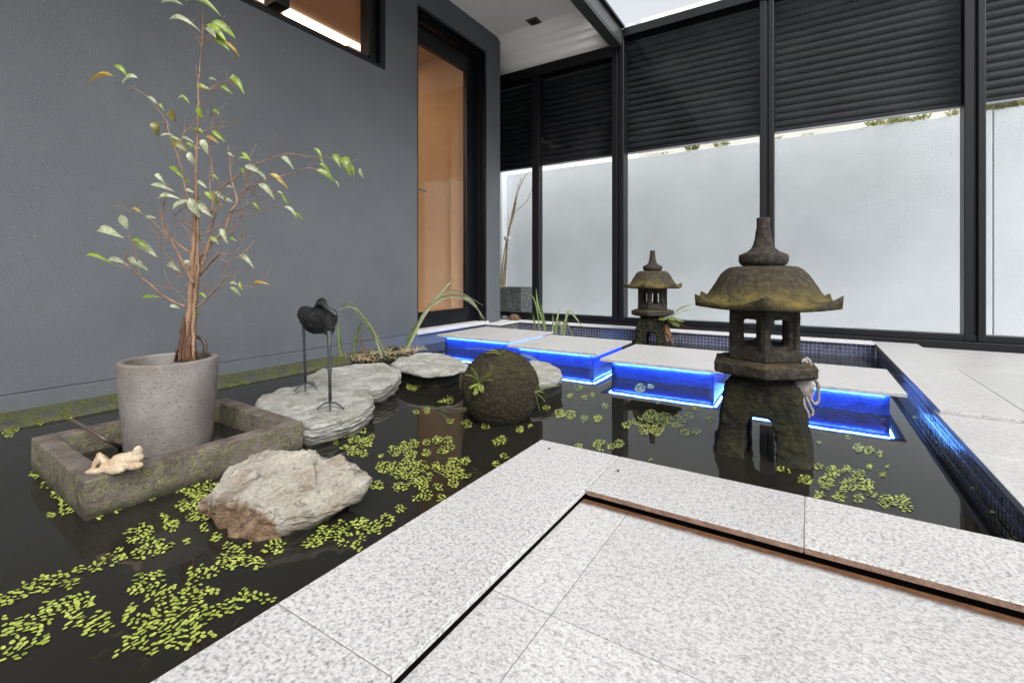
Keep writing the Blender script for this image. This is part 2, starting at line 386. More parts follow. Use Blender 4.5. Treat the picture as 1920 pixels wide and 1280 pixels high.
def fuse(bm, voxel, disp=0.0, dscale=60, smooth=0, cut=None, octv=4):
    """closed lumps -> one continuous skin, with a rough surface"""
    bmesh.ops.recalc_face_normals(bm, faces=bm.faces)
    me = bpy.data.meshes.new('tmp'); bm.to_mesh(me); bm.free()
    o = bpy.data.objects.new('tmp', me); COL.objects.link(o); tmp = [o]
    for c in (cut or []):
        bmesh.ops.recalc_face_normals(c, faces=c.faces)
        cm = bpy.data.meshes.new('tmpc'); c.to_mesh(cm); c.free(); co = bpy.data.objects.new('tmpc', cm); COL.objects.link(co); tmp.append(co)
        b = o.modifiers.new('b', 'BOOLEAN'); b.operation = 'DIFFERENCE'; b.object = co; b.solver = 'EXACT'
    if voxel:
        r = o.modifiers.new('r', 'REMESH'); r.mode = 'VOXEL'; r.voxel_size = voxel
    if smooth:
        s = o.modifiers.new('s', 'SMOOTH'); s.iterations = smooth; s.factor = .5
    m2 = evaluate(o)
    for x in tmp: bpy.data.objects.remove(x)
    out = bmesh.new(); out.from_mesh(m2); bpy.data.meshes.remove(m2)
    if disp:
        out.normal_update()
        mv = [(v, v.co + v.normal * disp * mn.fractal(v.co * dscale, .8, 2.1, octv)) for v in out.verts]
        for v, c in mv: v.co = c
    return out

# ================================================================== SETTING
# ground, water
bm = bmesh.new(); addbox(bm, -60, 60, -60, 60, -.9, -.45); struct(obj('ground', bm, 'ground'))
bm = bmesh.new()
vs = [bm.verts.new(p) for p in ((-2.515, -1.6, ZW), (.375, -1.6, ZW), (.375, 3.85, ZW), (-2.515, 3.85, ZW))]; bm.faces.new(vs)
water = struct(obj('pond_water', bm, 'water'))

# lower paving (where the viewer stands) and raised coping round the pond
ZF = -.0218
X1, Y1 = pz(1102, 1060, ZF).x, pz(1180, 1216, ZF).y
paving = struct(obj('paving', box(-.3995, 2.6, -1.6, .9115, -.20, ZF - .0015), 'grout'))
obj('recess_floor', box(-.46, 2.6, -1.6, 1.02, -.24, -.075), 'recess_shade', paving)  # black colour paints the shade in the gap below the lip
def slab(name, x0, x1, y0, y1, z0, z1, mat, parent, bev=.0010, g=.0008):
    return obj(name, box(x0 + g, x1 - g, y0 + g, y1 - g, z0, z1, bev), mat, parent)
xs, ys = [-.4000, X1, X1 + 1.2, 2.6], [-1.6, Y1 - .6, Y1, .9120]
for i in range(3):
    for j in range(3):
        slab('paver', xs[i], xs[i + 1], ys[j], ys[j + 1], ZF - .0015, ZF + rnd.uniform(-.0004, .0004), 'granite_lower', paving, .0003, .0009)
coping = struct(obj('pond_coping', box(-.595, 2.6, 1.0, 1.105, -.30, -.0120), 'recess_shade'))
obj('support', box(-.595, -.44, -1.6, 1.0, -.30, -.0120), 'recess_shade', coping)
CT = -.0095
XL0, XL1, YB0, YB1 = -.6155, -.394, .913, 1.1245
ys = [-1.6, -.71, -.17, .373, YB0]
for j in range(4): slab('coping_slab', XL0, XL1, ys[j], ys[j + 1], CT, 0, 'granite', coping)
slab('coping_slab', XL0, XL1, YB0, YB1, CT, 0, 'granite', coping)
slab('coping_slab', XL1, -.006, YB0, YB1, CT, 0, 'granite', coping)
slab('coping_slab', -.006, .3615, YB0, YB1, CT, 0, 'granite', coping)
slab('coping_slab', .3615, 1.2, YB0, YB1, CT, -.0004, 'granite', coping)
slab('coping_slab', 1.2, 2.6, YB0, YB1, CT, 0, 'granite', coping)
bm = bmesh.new()      # pale grout in the joints between the coping slabs
for y in ys[1:]: addbox(bm, XL0 + .001, XL1 - .001, y - .0007, y + .0007, CT + .0005, -.0007)
for x in (XL1, -.006, .3615, 1.2): addbox(bm, x - .0007, x + .0007, YB0 + .001, YB1 - .001, CT + .0006, -.0007)
obj('joint_grout', bm, 'grout', coping)
# brown inner faces of the slabs over the recess, and an orange-brown strip fading out on the floor
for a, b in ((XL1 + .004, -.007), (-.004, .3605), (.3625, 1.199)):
    obj('brown_edge', box(a, b, YB0 - .0012, YB0 + .0014, CT - .0005, -.0014), 'terracotta', coping)
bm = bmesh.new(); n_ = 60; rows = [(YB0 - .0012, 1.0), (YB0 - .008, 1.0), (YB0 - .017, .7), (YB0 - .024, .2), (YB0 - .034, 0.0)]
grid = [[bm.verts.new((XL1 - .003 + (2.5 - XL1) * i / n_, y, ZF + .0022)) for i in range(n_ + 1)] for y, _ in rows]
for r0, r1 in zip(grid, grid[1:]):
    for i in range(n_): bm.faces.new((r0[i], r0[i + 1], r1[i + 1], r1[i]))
o = obj('brown_strip', bm, 'edge_brown', paving)
at = o.data.attributes.new('brown_mask', 'FLOAT', 'POINT')
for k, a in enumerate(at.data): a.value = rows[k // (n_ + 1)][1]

# right terrace: upper slabs, lower slabs, mosaic pond wall
terrace = struct(obj('terrace', box(.392, 4.5, 1.13, 3.97, -.40, -.047), 'grout'))
YS = 2.075
for a, b, mm in ((1.13, 1.665, .0), (1.665, YS + .05, .0)):
    for x0, x1 in ((.362, 1.62), (1.62, 2.9)):
        slab('terrace_slab', x0, x1, a, b, -.030, -.0125, 'granite_far', terrace)
slab('terrace_slab', .369, .60, YS, 3.0, -.0121, .0, 'granite_far', terrace)
slab('terrace_slab', .369, .60, 3.0, 3.968, -.0121, .0, 'granite_far', terrace)
slab('terrace_slab', .60, 1.62, YS, 3.0, -.0121, .0, 'granite_far', terrace)
slab('terrace_slab', 1.62, 2.9, YS, 3.0, -.0121, .0, 'granite_far', terrace)
for x0, x1 in ((.60, 1.33), (1.33, 2.05), (2.05, 3.2)):
    slab('terrace_slab', x0, x1, 3.0, 3.968, -.046, -.020, 'granite_far', terrace)
def mosaic_wall(name, axis, fixed, a0, a1, z1, pitch, near=None, face=1, rows=4):
    """a rendered pond wall faced with small tiles: the nearer ones single, the far ones joined"""
    th = .017
    if axis == 'y': wall = obj(name, box(fixed + .0025, fixed + th, a0, a1, -.40, z1), 'mosaic_grout')
    else: wall = obj(name, box(a0, a1, fixed + .0025, fixed + th, -.40, z1), 'mosaic_grout')
    far = bmesh.new(); kf = 0; share = None
    na = int((a1 - a0) / pitch)
    for i in range(na):
        for j in range(rows):
            a = a0 + i * pitch; z = z1 - (j + 1) * pitch; g = pitch * .075
            if axis == 'y' and near and a < near:
                if share is None: share = from_bm(box(-.0008, .004, -pitch / 2 + g, pitch / 2 - g, -pitch / 2 + g, pitch / 2 - g, .0008), 'mosaic_tile')
                t = link('mosaic_tile', share, wall, 'mosaic'); t.location = (fixed + rnd.uniform(-.0004, .0005), a + pitch / 2, z + pitch / 2)
            else:
                kf += 1
                if axis == 'y': addbox(far, fixed, fixed + .004, a + g, a + pitch - g, z + g, z + pitch - g)
                else: addbox(far, a + g, a + pitch - g, fixed, fixed + .004, z + g, z + pitch - g)
    if kf: stuff(obj('small_tiles', far, 'mosaic', wall))
    return wall
pw = struct(mosaic_wall('pond_wall', 'y', .374, 1.13, 3.85, -.0306, .0245, near=2.55))
slab('terrace_bed', .3705, .60, YS + .051, 3.845, -.0300, -.0126, 'grout', terrace)
struct(mosaic_wall('pond_wall_back', 'x', 3.850, -2.35, .374, -.0125, .0245))
# back ledge (coping strip under the screen) and the corner ledge where the turtles sit
led = struct(obj('back_ledge', box(-2.7, .369, 3.832, 3.984, -.0121, .0, .0015), 'threshold'))
obj('ledge_core', box(-2.7, .374, 3.869, 3.985, -.4, -.0125), 'grout', led)
corner = obj('corner_ledge', box(-2.514, -2.335, 3.50, 3.830, -.0121, .0, .0015), 'threshold', led)
m_l = obj('corner_core', box(-2.514, -2.354, 3.52, 3.846, -.4, -.0125), 'mosaic_grout', led)
bm = bmesh.new()
for i in range(13):
    for j in range(4):
        a, z = 3.525 + i * .0245, -.0125 - (j + 1) * .0245
        addbox(bm, -2.3525, -2.349, a + .0014, a + .0231, z + .0014, z + .0231)
stuff(obj('small_tiles', bm, 'planter', led))

# ------------------------------------------------------------------ house: wall, door, window, soffit
XW = -2.52
house = thing('house', 'charcoal rendered house with a glazed door and a high window beside the pond', 'house', (XW, 1.5, 0))
WY1, WZ1 = 3.78, 2.73
DY0, DY1, DZ1 = 2.642, 3.553, 2.512
NY0, NY1, NZ0 = -.6, 2.318, 1.885
bm = bmesh.new(); TH = .22
addbox(bm, XW - TH, XW, -1.6, NY0, .0035, WZ1)
addbox(bm, XW - TH, XW, NY0, NY1, .0035, NZ0); addbox(bm, XW - TH, XW, NY0, NY1, 2.66, WZ1)
addbox(bm, XW - TH, XW, NY1, DY0, .0035, WZ1); addbox(bm, XW - TH, XW, DY0, DY1, DZ1, WZ1)
addbox(bm, XW - TH, XW, DY1, WY1, .0035, WZ1)
addbox(bm, XW - 3.5, XW - TH, WY1 - .1, WY1, .0035, WZ1)
bmesh.ops.remove_doubles(bm, verts=bm.verts, dist=1e-5)
obj('wall', bm, 'render', house)
bm = bmesh.new(); addbox(bm, XW - TH, XW + .008, -1.6, DY0, -.45, .0005, .0015); addbox(bm, XW - TH, XW + .004, DY0, WY1 + .002, -.45, -.012, .0012); obj('wall_base', bm, 'render', house)
# mossy plinth at the waterline, rounded, uneven
bm = bmesh.new(); ny = 220; prof = [(.004, -.060), (.03, -.066), (.07, -.073), (.11, -.082), (.135, -.093), (.148, -.115), (.15, -.20)]
g = []
for i in range(ny + 1):
    y = -1.6 + 4.0 * i / ny
    g.append([bm.verts.new((XW + a * (1 + .12 * mn.noise(Vector((y * 6, k, 0)))), y, z + (.006 * mn.fractal(Vector((y * 30, a * 30, 1)), 1, 2, 4) if k else 0))) for k, (a, z) in enumerate(prof)])
for r0, r1 in zip(g, g[1:]):
    for k in range(len(prof) - 1): bm.faces.new((r0[k], r1[k], r1[k + 1], r0[k + 1]))
obj('plinth', bm, 'plinth', house, True)
# door: frame, leaf, pane, handle, threshold
XG = XW - .125
door = thing('door', None, None); door.parent = house; door.location = (0, DY0 - 1.5, 0)
for k in ('label', 'category'): del door[k]
bm = bmesh.new()
for (d0, d1, wdt) in ((.000, .045, .022), (.045, .075, .05), (.075, .15, .035)):
    a, b = XW - d1 + (.002 if d0 == 0 else 0), XW - d0 - .001
    addbox(bm, a, b, DY1 - wdt, DY1 + .0, .02, DZ1); addbox(bm, a, b, DY0, DY0 + wdt * .5, .02, DZ1)
    addbox(bm, a, b, DY0, DY1, DZ1 - wdt, DZ1 + .0)
obj('frame', bm, 'steel', door)
lt, lb, lr = pxw(826, 107, XG).z, pxw(830, 581, XG).z, pxw(872, 300, XG).y
obj('stile', box(XG - .025, XG + .018, lr, DY1 - .036, .022, DZ1 - .052, .002), 'steel', door)
obj('stile', box(XG - .025, XG + .018, DY0 + .026, DY0 + .085, .022, DZ1 - .052, .002), 'steel', door)
obj('rail', box(XG - .024, XG + .017, DY0 + .085, lr, lt, DZ1 - .053, .002), 'steel', door)
obj('rail', box(XG - .024, XG + .017, DY0 + .085, lr, .022, lb, .002), 'steel', door)
obj('pane', box(XG - .006, XG, DY0 + .085, lr, lb, lt), 'door_glass', door)
hp = pxw(788, 357, XG + .05); bm = bmesh.new()
addtube(bm, [(XG + .018, hp.y - .055, hp.z), (XG + .05, hp.y - .055, hp.z), (XG + .055, hp.y - .05, hp.z), (XG + .055, hp.y + .055, hp.z - .003)], .009, 10)
obj('handle', bm, 'chrome', door)
obj('threshold', box(XW - .10, XW + .028, DY0 - .015, DY1 + .005, -.010, .018, .003), 'threshold', house)
# window: frame, pane, downpipe-like bracket
window = thing('window', None, None); window.parent = house; window.location = (0, 0, NZ0)
for k in ('label', 'category'): del window[k]
bm = bmesh.new()
addbox(bm, XW - .10, XW + .006, NY1 - .048, NY1 - .001, NZ0 + .001, 2.659); addbox(bm, XW - .10, XW + .004, NY0, NY1 - .048, NZ0 + .001, NZ0 + .022)
addbox(bm, XW - .12, XW - .03, NY1 - .105, NY1 - .050, NZ0 + .024, 2.659); addbox(bm, XW - .12, XW - .034, NY0, NY1 - .105, NZ0 + .024, NZ0 + .056)
addbox(bm, XW - .10, XW - .01, NY1 - .130, NY1 - .107, NZ0 + .058, 2.659)
obj('frame', bm, 'steel', window)
obj('pane', box(XW - .084, XW - .079, NY0, NY1 - .132, NZ0 + .058, 2.659), 'door_glass', window)
bp0 = pxw(521, 10, XW - .02)
obj('mullion', box(XW - .09, XW + .03, bp0.y - .045, bp0.y + .045, NZ0 + .07, 2.658, .012, 3), 'steel', window)
# rooms behind the glass, lit warm
bm = bmesh.new()
addbox(bm, -5.6, -5.5, -1.5, 5.2, 0, 2.9); addbox(bm, -5.5, XW - TH, 3.60, 3.675, 0, 2.9); addbox(bm, -5.5, XW - TH, -1.5, -1.4, 0, 2.9)
addbox(bm, -2.90, XW - TH - .001, 3.50, 3.5995, 0, 2.6)
obj('interior_wall', bm, 'interior', house)
obj('interior_ceiling', box(-5.499, XW - TH - .001, -1.399, 3.599, 2.62, 2.70), 'interior', house)
obj('interior_floor', box(-5.499, XW - TH - .001, -1.399, 3.599, -.02, .012), 'interior_floor', house)
il = Vector((-3.9, 2.6, 0))
obj('ceiling_lamp_or_glow', box(il.x - .30, il.x + .30, il.y - .30, il.y + .30, 2.598, 2.618), emit('warm lit ceiling panel', (1, .70, .44), 5), house)
la, lb_ = pz(690, 104, 2.598), pz(690, 95, 2.598)
obj('ceiling_lamp_or_glow', box(min(la.x, lb_.x), max(la.x, lb_.x), .4, 3.4, 2.598, 2.618), emit('added white window band glow', (1, .88, .76), 1.3), house)  # added glowing strip, imitates the white band across the high window
obj('ceiling_lamp_or_glow', box(-5.2, -4.6, -1.0, 1.4, 2.598, 2.618), emit('warm lit ceiling panel two', (1, .70, .44), 5), house)
# points for a made-up bright strip behind the high window; not built
a0, a1 = pxw(555, 60, -3.1), pxw(692, 132, -3.1)
# soffit: flat sheet then a rippled sheet dropping to the screen head
sof = bmesh.new(); addbox(sof, XW - .5, -1.44, -1.6, 3.72, 2.722, 2.76)
obj('soffit', sof, 'soffit', house)
bm = bmesh.new(); nyy = 72; rows = []
for i in range(nyy + 1):
    t = i / nyy; y = 3.715 + t * .315; z = 2.7215 - .235 * (t ** 1.35) + .0030 * math.sin(t * 2 * math.pi * 5.5) * min(1, t * 2)
    rows.append([bm.verts.new((x, y, z)) for x in (-3.3, -1.44)] + [bm.verts.new((x, y, z + .03)) for x in (-1.44, -3.3)])
for r0, r1 in zip(rows, rows[1:]):
    for k in range(4): bm.faces.new((r0[k], r0[(k + 1) % 4], r1[(k + 1) % 4], r1[k]))
bm.faces.new(rows[0]); bm.faces.new(rows[-1][::-1])
obj('rippled_soffit', bm, 'soffit', house, True)
dl = pz(1001, 40.5, 2.72)
dlt = obj('downlight', box(dl.x - .055, dl.x + .055, dl.y - .055, dl.y + .055, 2.716, 2.724, .001), 'steel_grey', house)
obj('recess', box(dl.x - .034, dl.x + .034, dl.y - .034, dl.y + .034, 2.7145, 2.7155), 'recess_shade', dlt)  # flat black plate standing in for the shaded opening
# eave beam
beam = obj('eave_beam', box(-1.475, -1.385, -1.6, 4.0, 2.452, 2.470, .001), 'steel_grey', house)
obj('beam_web', box(-1.400, -1.382, -1.6, 4.0, 2.4705, 2.600), 'steel_grey', beam)
obj('beam_flange', box(-1.475, -1.355, -1.6, 4.0, 2.6005, 2.622), 'steel', beam)
obj('beam_back', box(-1.475, -1.440, -1.6, 3.70, 2.4705, 2.720), 'soffit', beam)

# ------------------------------------------------------------------ steel screen with glass
YP = 4.05
screen = thing('steel_screen', 'black steel framed glass screen along the back of the pond', 'screen', (-.4, YP, 0))
bm = bmesh.new(); addbox(bm, -3.4, 3.4, 3.985, 4.12, -.048, .028, .004, 2); addbox(bm, -3.4, 3.4, 4.015, 4.10, .0285, .070, .003, 2); obj('bottom_rail', bm, 'steel', screen)
def post(x0, x1, y0=4.0, y1=4.12, z1=2.60, pts=None):
    bm = bmesh.new(); w = x1 - x0
    addbox(bm, x0, x0 + w * .46, y0 + .012, y1, .030, z1, .004, 2); addbox(bm, x0 + w * .46 + .0005, x0 + w * .60, y0 + .03, y1 - .01, .031, z1 - .001); addbox(bm, x0 + w * .60 + .0005, x1, y0, y1, .0292, z1, .006, 3)
    return obj('post', bm, 'steel', screen)
obj('post', box(-2.304, -2.226, 4.02, 4.10, .0705, 2.40, .004, 2), 'steel', screen)
post(-1.479, -1.366); post(-.311, -.214); post(.831, .929)
post(2.10, 2.21)
obj('top_rail', box(-1.365, 3.4, 3.99, 4.12, 2.525, 2.60, .004, 2), 'steel', screen)
obj('top_rail', box(-3.3, -1.480, 4.0, 4.12, 2.385, 2.482, .004, 2), 'steel', screen)
PAN = ((-3.3, -2.304, 2.385), (-2.226, -1.479, 2.385), (-1.366, -.311, 2.525), (-.214, .831, 2.525), (.929, 2.10, 2.525))
for a, b, zt in PAN: obj('pane', box(a + .001, b - .001, 4.052, 4.058, .0705, zt - .001), 'glass', screen)
# roller shutters half lowered outside the glass, every slat its own piece
ZB = 1.545; NAMES = ('charcoal roller shutter half lowered at the house corner, leftmost of the row', 'charcoal roller shutter half lowered under the white soffit, wider than its neighbour at the corner',
 'charcoal roller shutter half lowered above the small stone lantern', 'charcoal roller shutter half lowered above the big stone lantern', 'charcoal roller shutter half lowered at the right edge over the terrace')
P_ = .0555
for (a, b, zt), lab in zip(PAN, NAMES):
    x0, x1 = a - .0385, b + .0385
    sh = thing('roller_shutter', lab, 'roller shutter', ((a + b) / 2, 4.165, ZB), 'roller shutters along the screen')
    k = int(math.ceil((zt + .06 - ZB - .03) / P_))
    prof = [(.004, .0015), (-.006, .006), (-.0115, .018), (-.0125, .028), (-.0105, .040), (-.004, .050), (.003, .0545), (.012, .0545), (.012, -.004), (.006, -.004)]
    bm = bmesh.new(); e0 = [bm.verts.new((x0 - sh.location.x, y, z)) for y, z in prof]; e1 = [bm.verts.new((x1 - sh.location.x, y, z)) for y, z in prof]
    for i in range(len(prof)): bm.faces.new((e0[i], e0[(i + 1) % len(prof)], e1[(i + 1) % len(prof)], e1[i]))
    bm.faces.new(e0); bm.faces.new(e1[::-1])
    sm = from_bm(bm, 'slat')
    for i in range(k):
        s_ = link('slat', sm, sh, 'shutter'); s_.location = (0, rnd.uniform(-.0005, .0005), .030 + i * P_)
    obj('bottom_bar', box(x0, x1, 4.150, 4.180, ZB, ZB + .028, .003), 'shutter', sh)
    obj('edge_trim', box(x0, x1, 4.148, 4.182, ZB - .008, ZB - .001), 'shutter_bar', sh)

# ------------------------------------------------------------------ beyond the screen
YBW = 5.3
ztop = py(1425, 265, YBW).z
bw_ = thing('boundary_wall', 'tall white rendered boundary wall behind the glass screen', 'wall', (0, YBW, -.45))
xj = py(1862, 400, YBW).x
obj('wall_panel', box(py(951, 400, YBW).x, xj - .003, YBW, YBW + .15, -.45, ztop, .004), 'white_wall', bw_)
obj('wall_panel', box(xj + .003, 6.5, YBW, YBW + .15, -.45, ztop + .004, .004), 'white_wall', bw_)
xl = py(951, 400, YBW).x
o = obj('return_wall', box(xl - 1.6, xl - .004, YBW - .12, YBW + .15, -.45, ztop + .35, .004), 'white_wall')
tag(o, 'pale wall pier at the left end of the white boundary wall', 'wall')
nh = thing('neighbour_house', 'pale neighbouring house wall just showing over the boundary wall', 'house', (0, 7.5, -.45))
xk = py(1195, 290, 7.5).x
obj('wall', box(-6.5, xk, 7.5, 7.8, -.45, 3.4), 'neigh_white', nh)
bm = bmesh.new(); addbox(bm, xk + .003, 9, 7.52, 7.8, -.45, 3.2)
addbox(bm, xk + .003, 9, 7.40, 7.515, -.45, py(1600, 258, 7.4).z); obj('lower_wall', bm, 'neigh_wall', nh)
g0 = py(1182, 43, 16)
fh = thing('distant_house', 'pale gabled roof rising behind the top rail of the screen', 'house', (g0.x, 16, 0))
bm = bmesh.new(); hw, zr, ze = 1.5, g0.z, g0.z - .75
gv = [(-hw, ze), (0, zr), (hw, ze)]
f0 = [bm.verts.new((g0.x + a, 16, z)) for a, z in gv]; f1 = [bm.verts.new((g0.x + a, 20, z)) for a, z in gv]
bm.faces.new(f0); bm.faces.new(f1[::-1])
for i in range(3): bm.faces.new((f0[i], f0[(i + 1) % 3], f1[(i + 1) % 3], f1[i]))
obj('roof', bm, 'roof_sheet', fh); obj('wall', box(g0.x - hw + .1, g0.x + hw - .1, 16.1, 19.9, -.45, ze - .003), 'neigh_white', fh)
g1 = py(1202, 37, 17)
obj('chimney_block', box(g1.x, g1.x + 4.5, 17, 19, 2, g1.z), 'neigh_white', fh)
# little weeds on top of the boundary wall
def tuft(bm, c, h, n, r, seed):
    q = random.Random(seed)
    for _ in range(n):
        a = q.uniform(0, 6.283); base = Vector(c) + Vector((q.uniform(-r, r), q.uniform(-.03, .03), 0))
        tip = base + Vector((math.cos(a) * h * .6, math.sin(a) * h * .4, h * q.uniform(.4, 1)))
        side = Vector((-math.sin(a), math.cos(a), q.uniform(-.4, .4))) * h * .13
        m = base.lerp(tip, .55) + Vector((0, 0, h * .12))
        v = [bm.verts.new(p) for p in (base, m - side, tip, m + side)]; bm.faces.new(v)
for k, (u, v, h, n, r, where) in enumerate(((1232, 291, .07, 12, .14, 'left of the small lantern finial'), (1300, 279, .16, 14, .05, 'above the gap between the lanterns'), (1353, 273, .12, 10, .06, 'left of the middle post'),
        (1458, 262, .07, 10, .03, 'just right of the middle post'), (1515, 256, .06, 8, .05, 'above the big lantern'), (1658, 237, .14, 26, .12, 'between the two right posts'),
        (1712, 231, .11, 18, .09, 'leafier tuft left of the thick right post'), (1797, 217, .12, 16, .07, 'against the thick right post'), (1893, 205, .24, 34, .16, 'largest, at the right edge'))):
    c = py(u, v, YBW + .07); bm = bmesh.new(); tuft(bm, (c.x, c.y - .05, ztop - .003), h * .55, n * 3, r, k)
    tag(obj('wall_weed', bm, 'weed'), 'yellow green weed on the boundary wall top, ' + where, 'weed', 'weeds growing on the boundary wall')

# planter with a tied bundle of canes behind the glass
YQ = 4.62
pa, pb_, pc = py(934, 583, YQ), py(953, 584, YQ), py(981, 586, YQ)
pt = py(953, 539, YQ).z
pl = thing('planter_box', 'grey square planter standing behind the glass at the house corner', 'planter', (pb_.x, YQ, -.05))
bm = bmesh.new(); x0, x1 = pa.x - .10, pc.x - .03
for a in (0,): 
    bot = [(x0 + .03, YQ + .02), (x1 - .01, YQ + .02), (x1 - .01, YQ + .34), (x0 + .03, YQ + .34)]
    top = [(x0, YQ), (x1, YQ), (x1, YQ + .36), (x0, YQ + .36)]
    B_ = [bm.verts.new((*p, -.45)) for p in bot]; T_ = [bm.verts.new((*p, pt)) for p in top]
    I_ = [bm.verts.new((p[0] + (.03 if p[0] == x0 else -.03), p[1] + (.03 if p[1] == YQ else -.03), pt)) for p in top]
    D_ = [bm.verts.new((v.co.x, v.co.y, pt - .08)) for v in I_]
    for i in range(4):
        j = (i + 1) % 4
        bm.faces.new((B_[i], B_[j], T_[j], T_[i])); bm.faces.new((T_[i], T_[j], I_[j], I_[i])); bm.faces.new((I_[i], I_[j], D_[j], D_[i]))
    bm.faces.new(B_[::-1]); bm.faces.new(D_)
obj('box', bm, 'planter', pl)
cn = thing('cane_bundle', 'bundle of dry canes tied with a white band, leaning in the grey planter', 'canes', (pb_.x - .05, YQ + .12, pt - .05))
for pts in (((939, 540), (946, 470), (953, 440), (966, 385), (977, 333)), ((944, 540), (949, 470), (955, 437), (968, 370), (985, 330), (996, 322)), ((947, 540), (951, 465), (956, 425), (964, 400), (987, 378), (999, 350)),
            ((941, 540), (948, 480), (951, 445), (960, 400), (972, 345)), ((938, 535), (943, 490), (951, 445), (962, 410), (968, 380))):
    bm = bmesh.new(); q = rnd.uniform(-.03, .05)
    p3 = spline([py(u, v, YQ + .14 + q) for u, v in pts], 4); addtube(bm, p3, lerp_list(.0085, .003, len(p3)), 6); obj('cane', bm, 'cane', cn)
bm = bmesh.new(); c = py(951, 447, YQ + .14); addlathe(bm, [(.038, c.z - .02), (.042, c.z), (.038, c.z + .022)], (c.x, c.y), 14); obj('tie', bm, 'tie', cn)
# ================================================================== STEPPING STONES with blue light
STONES = ((-2.345, -1.685, 2.665, 3.28, 'pale stepping slab nearest the glazed door, first of the row'), (-1.62, -1.008, 2.512, 3.12, 'pale stepping slab second from the door, in front of the reeds'),
          (-.94, -.335, 2.372, 2.985, 'pale stepping slab third from the door, left of the big lantern'), (-.28, .316, 2.284, 2.828, 'pale stepping slab nearest the right terrace, behind the big lantern'))
for x0, x1, y0, y1, lab in STONES:
    st = thing('stepping_stone', lab, 'stepping stone', ((x0 + x1) / 2, (y0 + y1) / 2, ZW), 'lit stepping stones across the pond')
    obj('slab', box(x0, x1, y0, y1, -.0145, 0, .0012), 'granite_far', st)
    bx0, bx1, by0, by1 = x0 + .052, x1 - .048, y0 + .034, y1 - .05
    bm = bmesh.new(); addbox(bm, bx0, bx1, by0, by1, -.45, -.0148)
    bmesh.ops.subdivide_edges(bm, edges=bm.edges, cuts=14, use_grid_fill=True)
    for v in bm.verts:
        if v.co.z < -.02:
            d = .0010 * mn.fractal(v.co * 22, 1, 2, 3); v.co.y += d; v.co.x += d
    obj('support', bm, 'base_stone', st, True)
    z0, z1 = -.0172, -.0150
    obj('led_strip', box(bx0, bx1, by0 - .013, by0 - .006, z0, z1), 'led', st)
    obj('led_strip', box(bx1 + .006, bx1 + .013, by0, by1, z0, z1), 'led', st)
    obj('led_strip', box(bx0 - .013, bx0 - .006, by0, by1, z0, z1), 'led', st)

# ================================================================== STONE LANTERNS
def hexr(th, Rr, off):
    a = (th - off) % (math.pi / 3) - math.pi / 6
    return Rr * math.cos(math.pi / 6) / math.cos(a)
def hexprism(prof, off, cap=True):
    bm = bmesh.new(); rings = [[bm.verts.new((r * math.cos(off + k * math.pi / 3), r * math.sin(off + k * math.pi / 3), z)) for k in range(6)] for r, z in prof]
    for r0, r1 in zip(rings, rings[1:]):
        for k in range(6): bm.faces.new((r0[k], r0[(k + 1) % 6], r1[(k + 1) % 6], r1[k]))
    bm.faces.new(rings[0][::-1]); bm.faces.new(rings[-1]); return bm
def roof_bm(off):
    bm = bmesh.new(); seg = 120; Rr = .223; rin = Rr * math.cos(math.pi / 6); rings = []
    dome = [(.02, .476), (.07, .4755), (.095, .472), (.110, .464), (.122, .450), (.133, .432), (.143, .414), (.153, .397), (.163, .383), (.174, .373)]
    def ring(f): rings.append([bm.verts.new(f(2 * math.pi * j / seg)) for j in range(seg)])
    for r, z in dome: ring(lambda t, r=r, z=z: (r * math.cos(t), r * math.sin(t), z))
    def edge(t): 
        re = hexr(t, Rr, off); c = (re - rin) / (Rr - rin); return re, c
    for s in (.25, .5, .75, .93, 1.0):
        def f(t, s=s):
            re, c = edge(t); r = .174 + (re - .174) * s; z = .373 - .013 * s + (.033 * c ** 1.05) * s ** 2 - (.003 if s == 1 else 0)
            return (r * math.cos(t), r * math.sin(t), z)
        ring(f)
    for dr, z0, k in ((-.002, .3455, .008), (-.02, .343, .006)):
        def f(t, dr=dr, z0=z0, k=k):
            re, c = edge(t); r = re + dr; return (r * math.cos(t), r * math.sin(t), z0 + k * c)
        ring(f)
    ring(lambda t: (.10 * math.cos(t), .10 * math.sin(t), .3455)); ring(lambda t: (.02 * math.cos(t), .02 * math.sin(t), .3455))
    for r0, r1 in zip(rings, rings[1:]):
        for j in range(seg): bm.faces.new((r0[j], r0[(j + 1) % seg], r1[(j + 1) % seg], r1[j]))
    bm.faces.new(rings[0]); bm.faces.new(rings[-1][::-1])
    bm.normal_update()
    for v in bm.verts:
        rr = math.hypot(v.co.x, v.co.y)
        if v.co.z > .355: v.co += v.normal * (.0035 if rr > .12 else .0018) * mn.fractal(v.co * 65, .8, 2, 4)
    return bm
def box_bm(off):
    body = hexprism([(.111, .186), (.111, .3465)], off)
    cut = []
    for k in range(3):
        a = off + math.pi / 6 + k * math.pi / 3
        c = bmesh.new(); addbox(c, -.2, .2, -.027, .027, .232, .312, .010, 3); bmesh.ops.rotate(c, verts=c.verts, cent=(0, 0, 0), matrix=Matrix.Rotation(a, 3, 'Z')); cut.append(c)
    for k in range(6):
        a = off + math.pi / 6 + k * math.pi / 3; ri = .111 * math.cos(math.pi / 6)
        c = bmesh.new(); addbox(c, ri - .0095, ri + .05, -.041, .041, .217, .326); bmesh.ops.rotate(c, verts=c.verts, cent=(0, 0, 0), matrix=Matrix.Rotation(a, 3, 'Z')); cut.append(c)
    cut.append(hexprism([(.070, .225), (.070, .322)], off))
    b = fuse(body, .0042, .0012, 90, 1, cut); return b
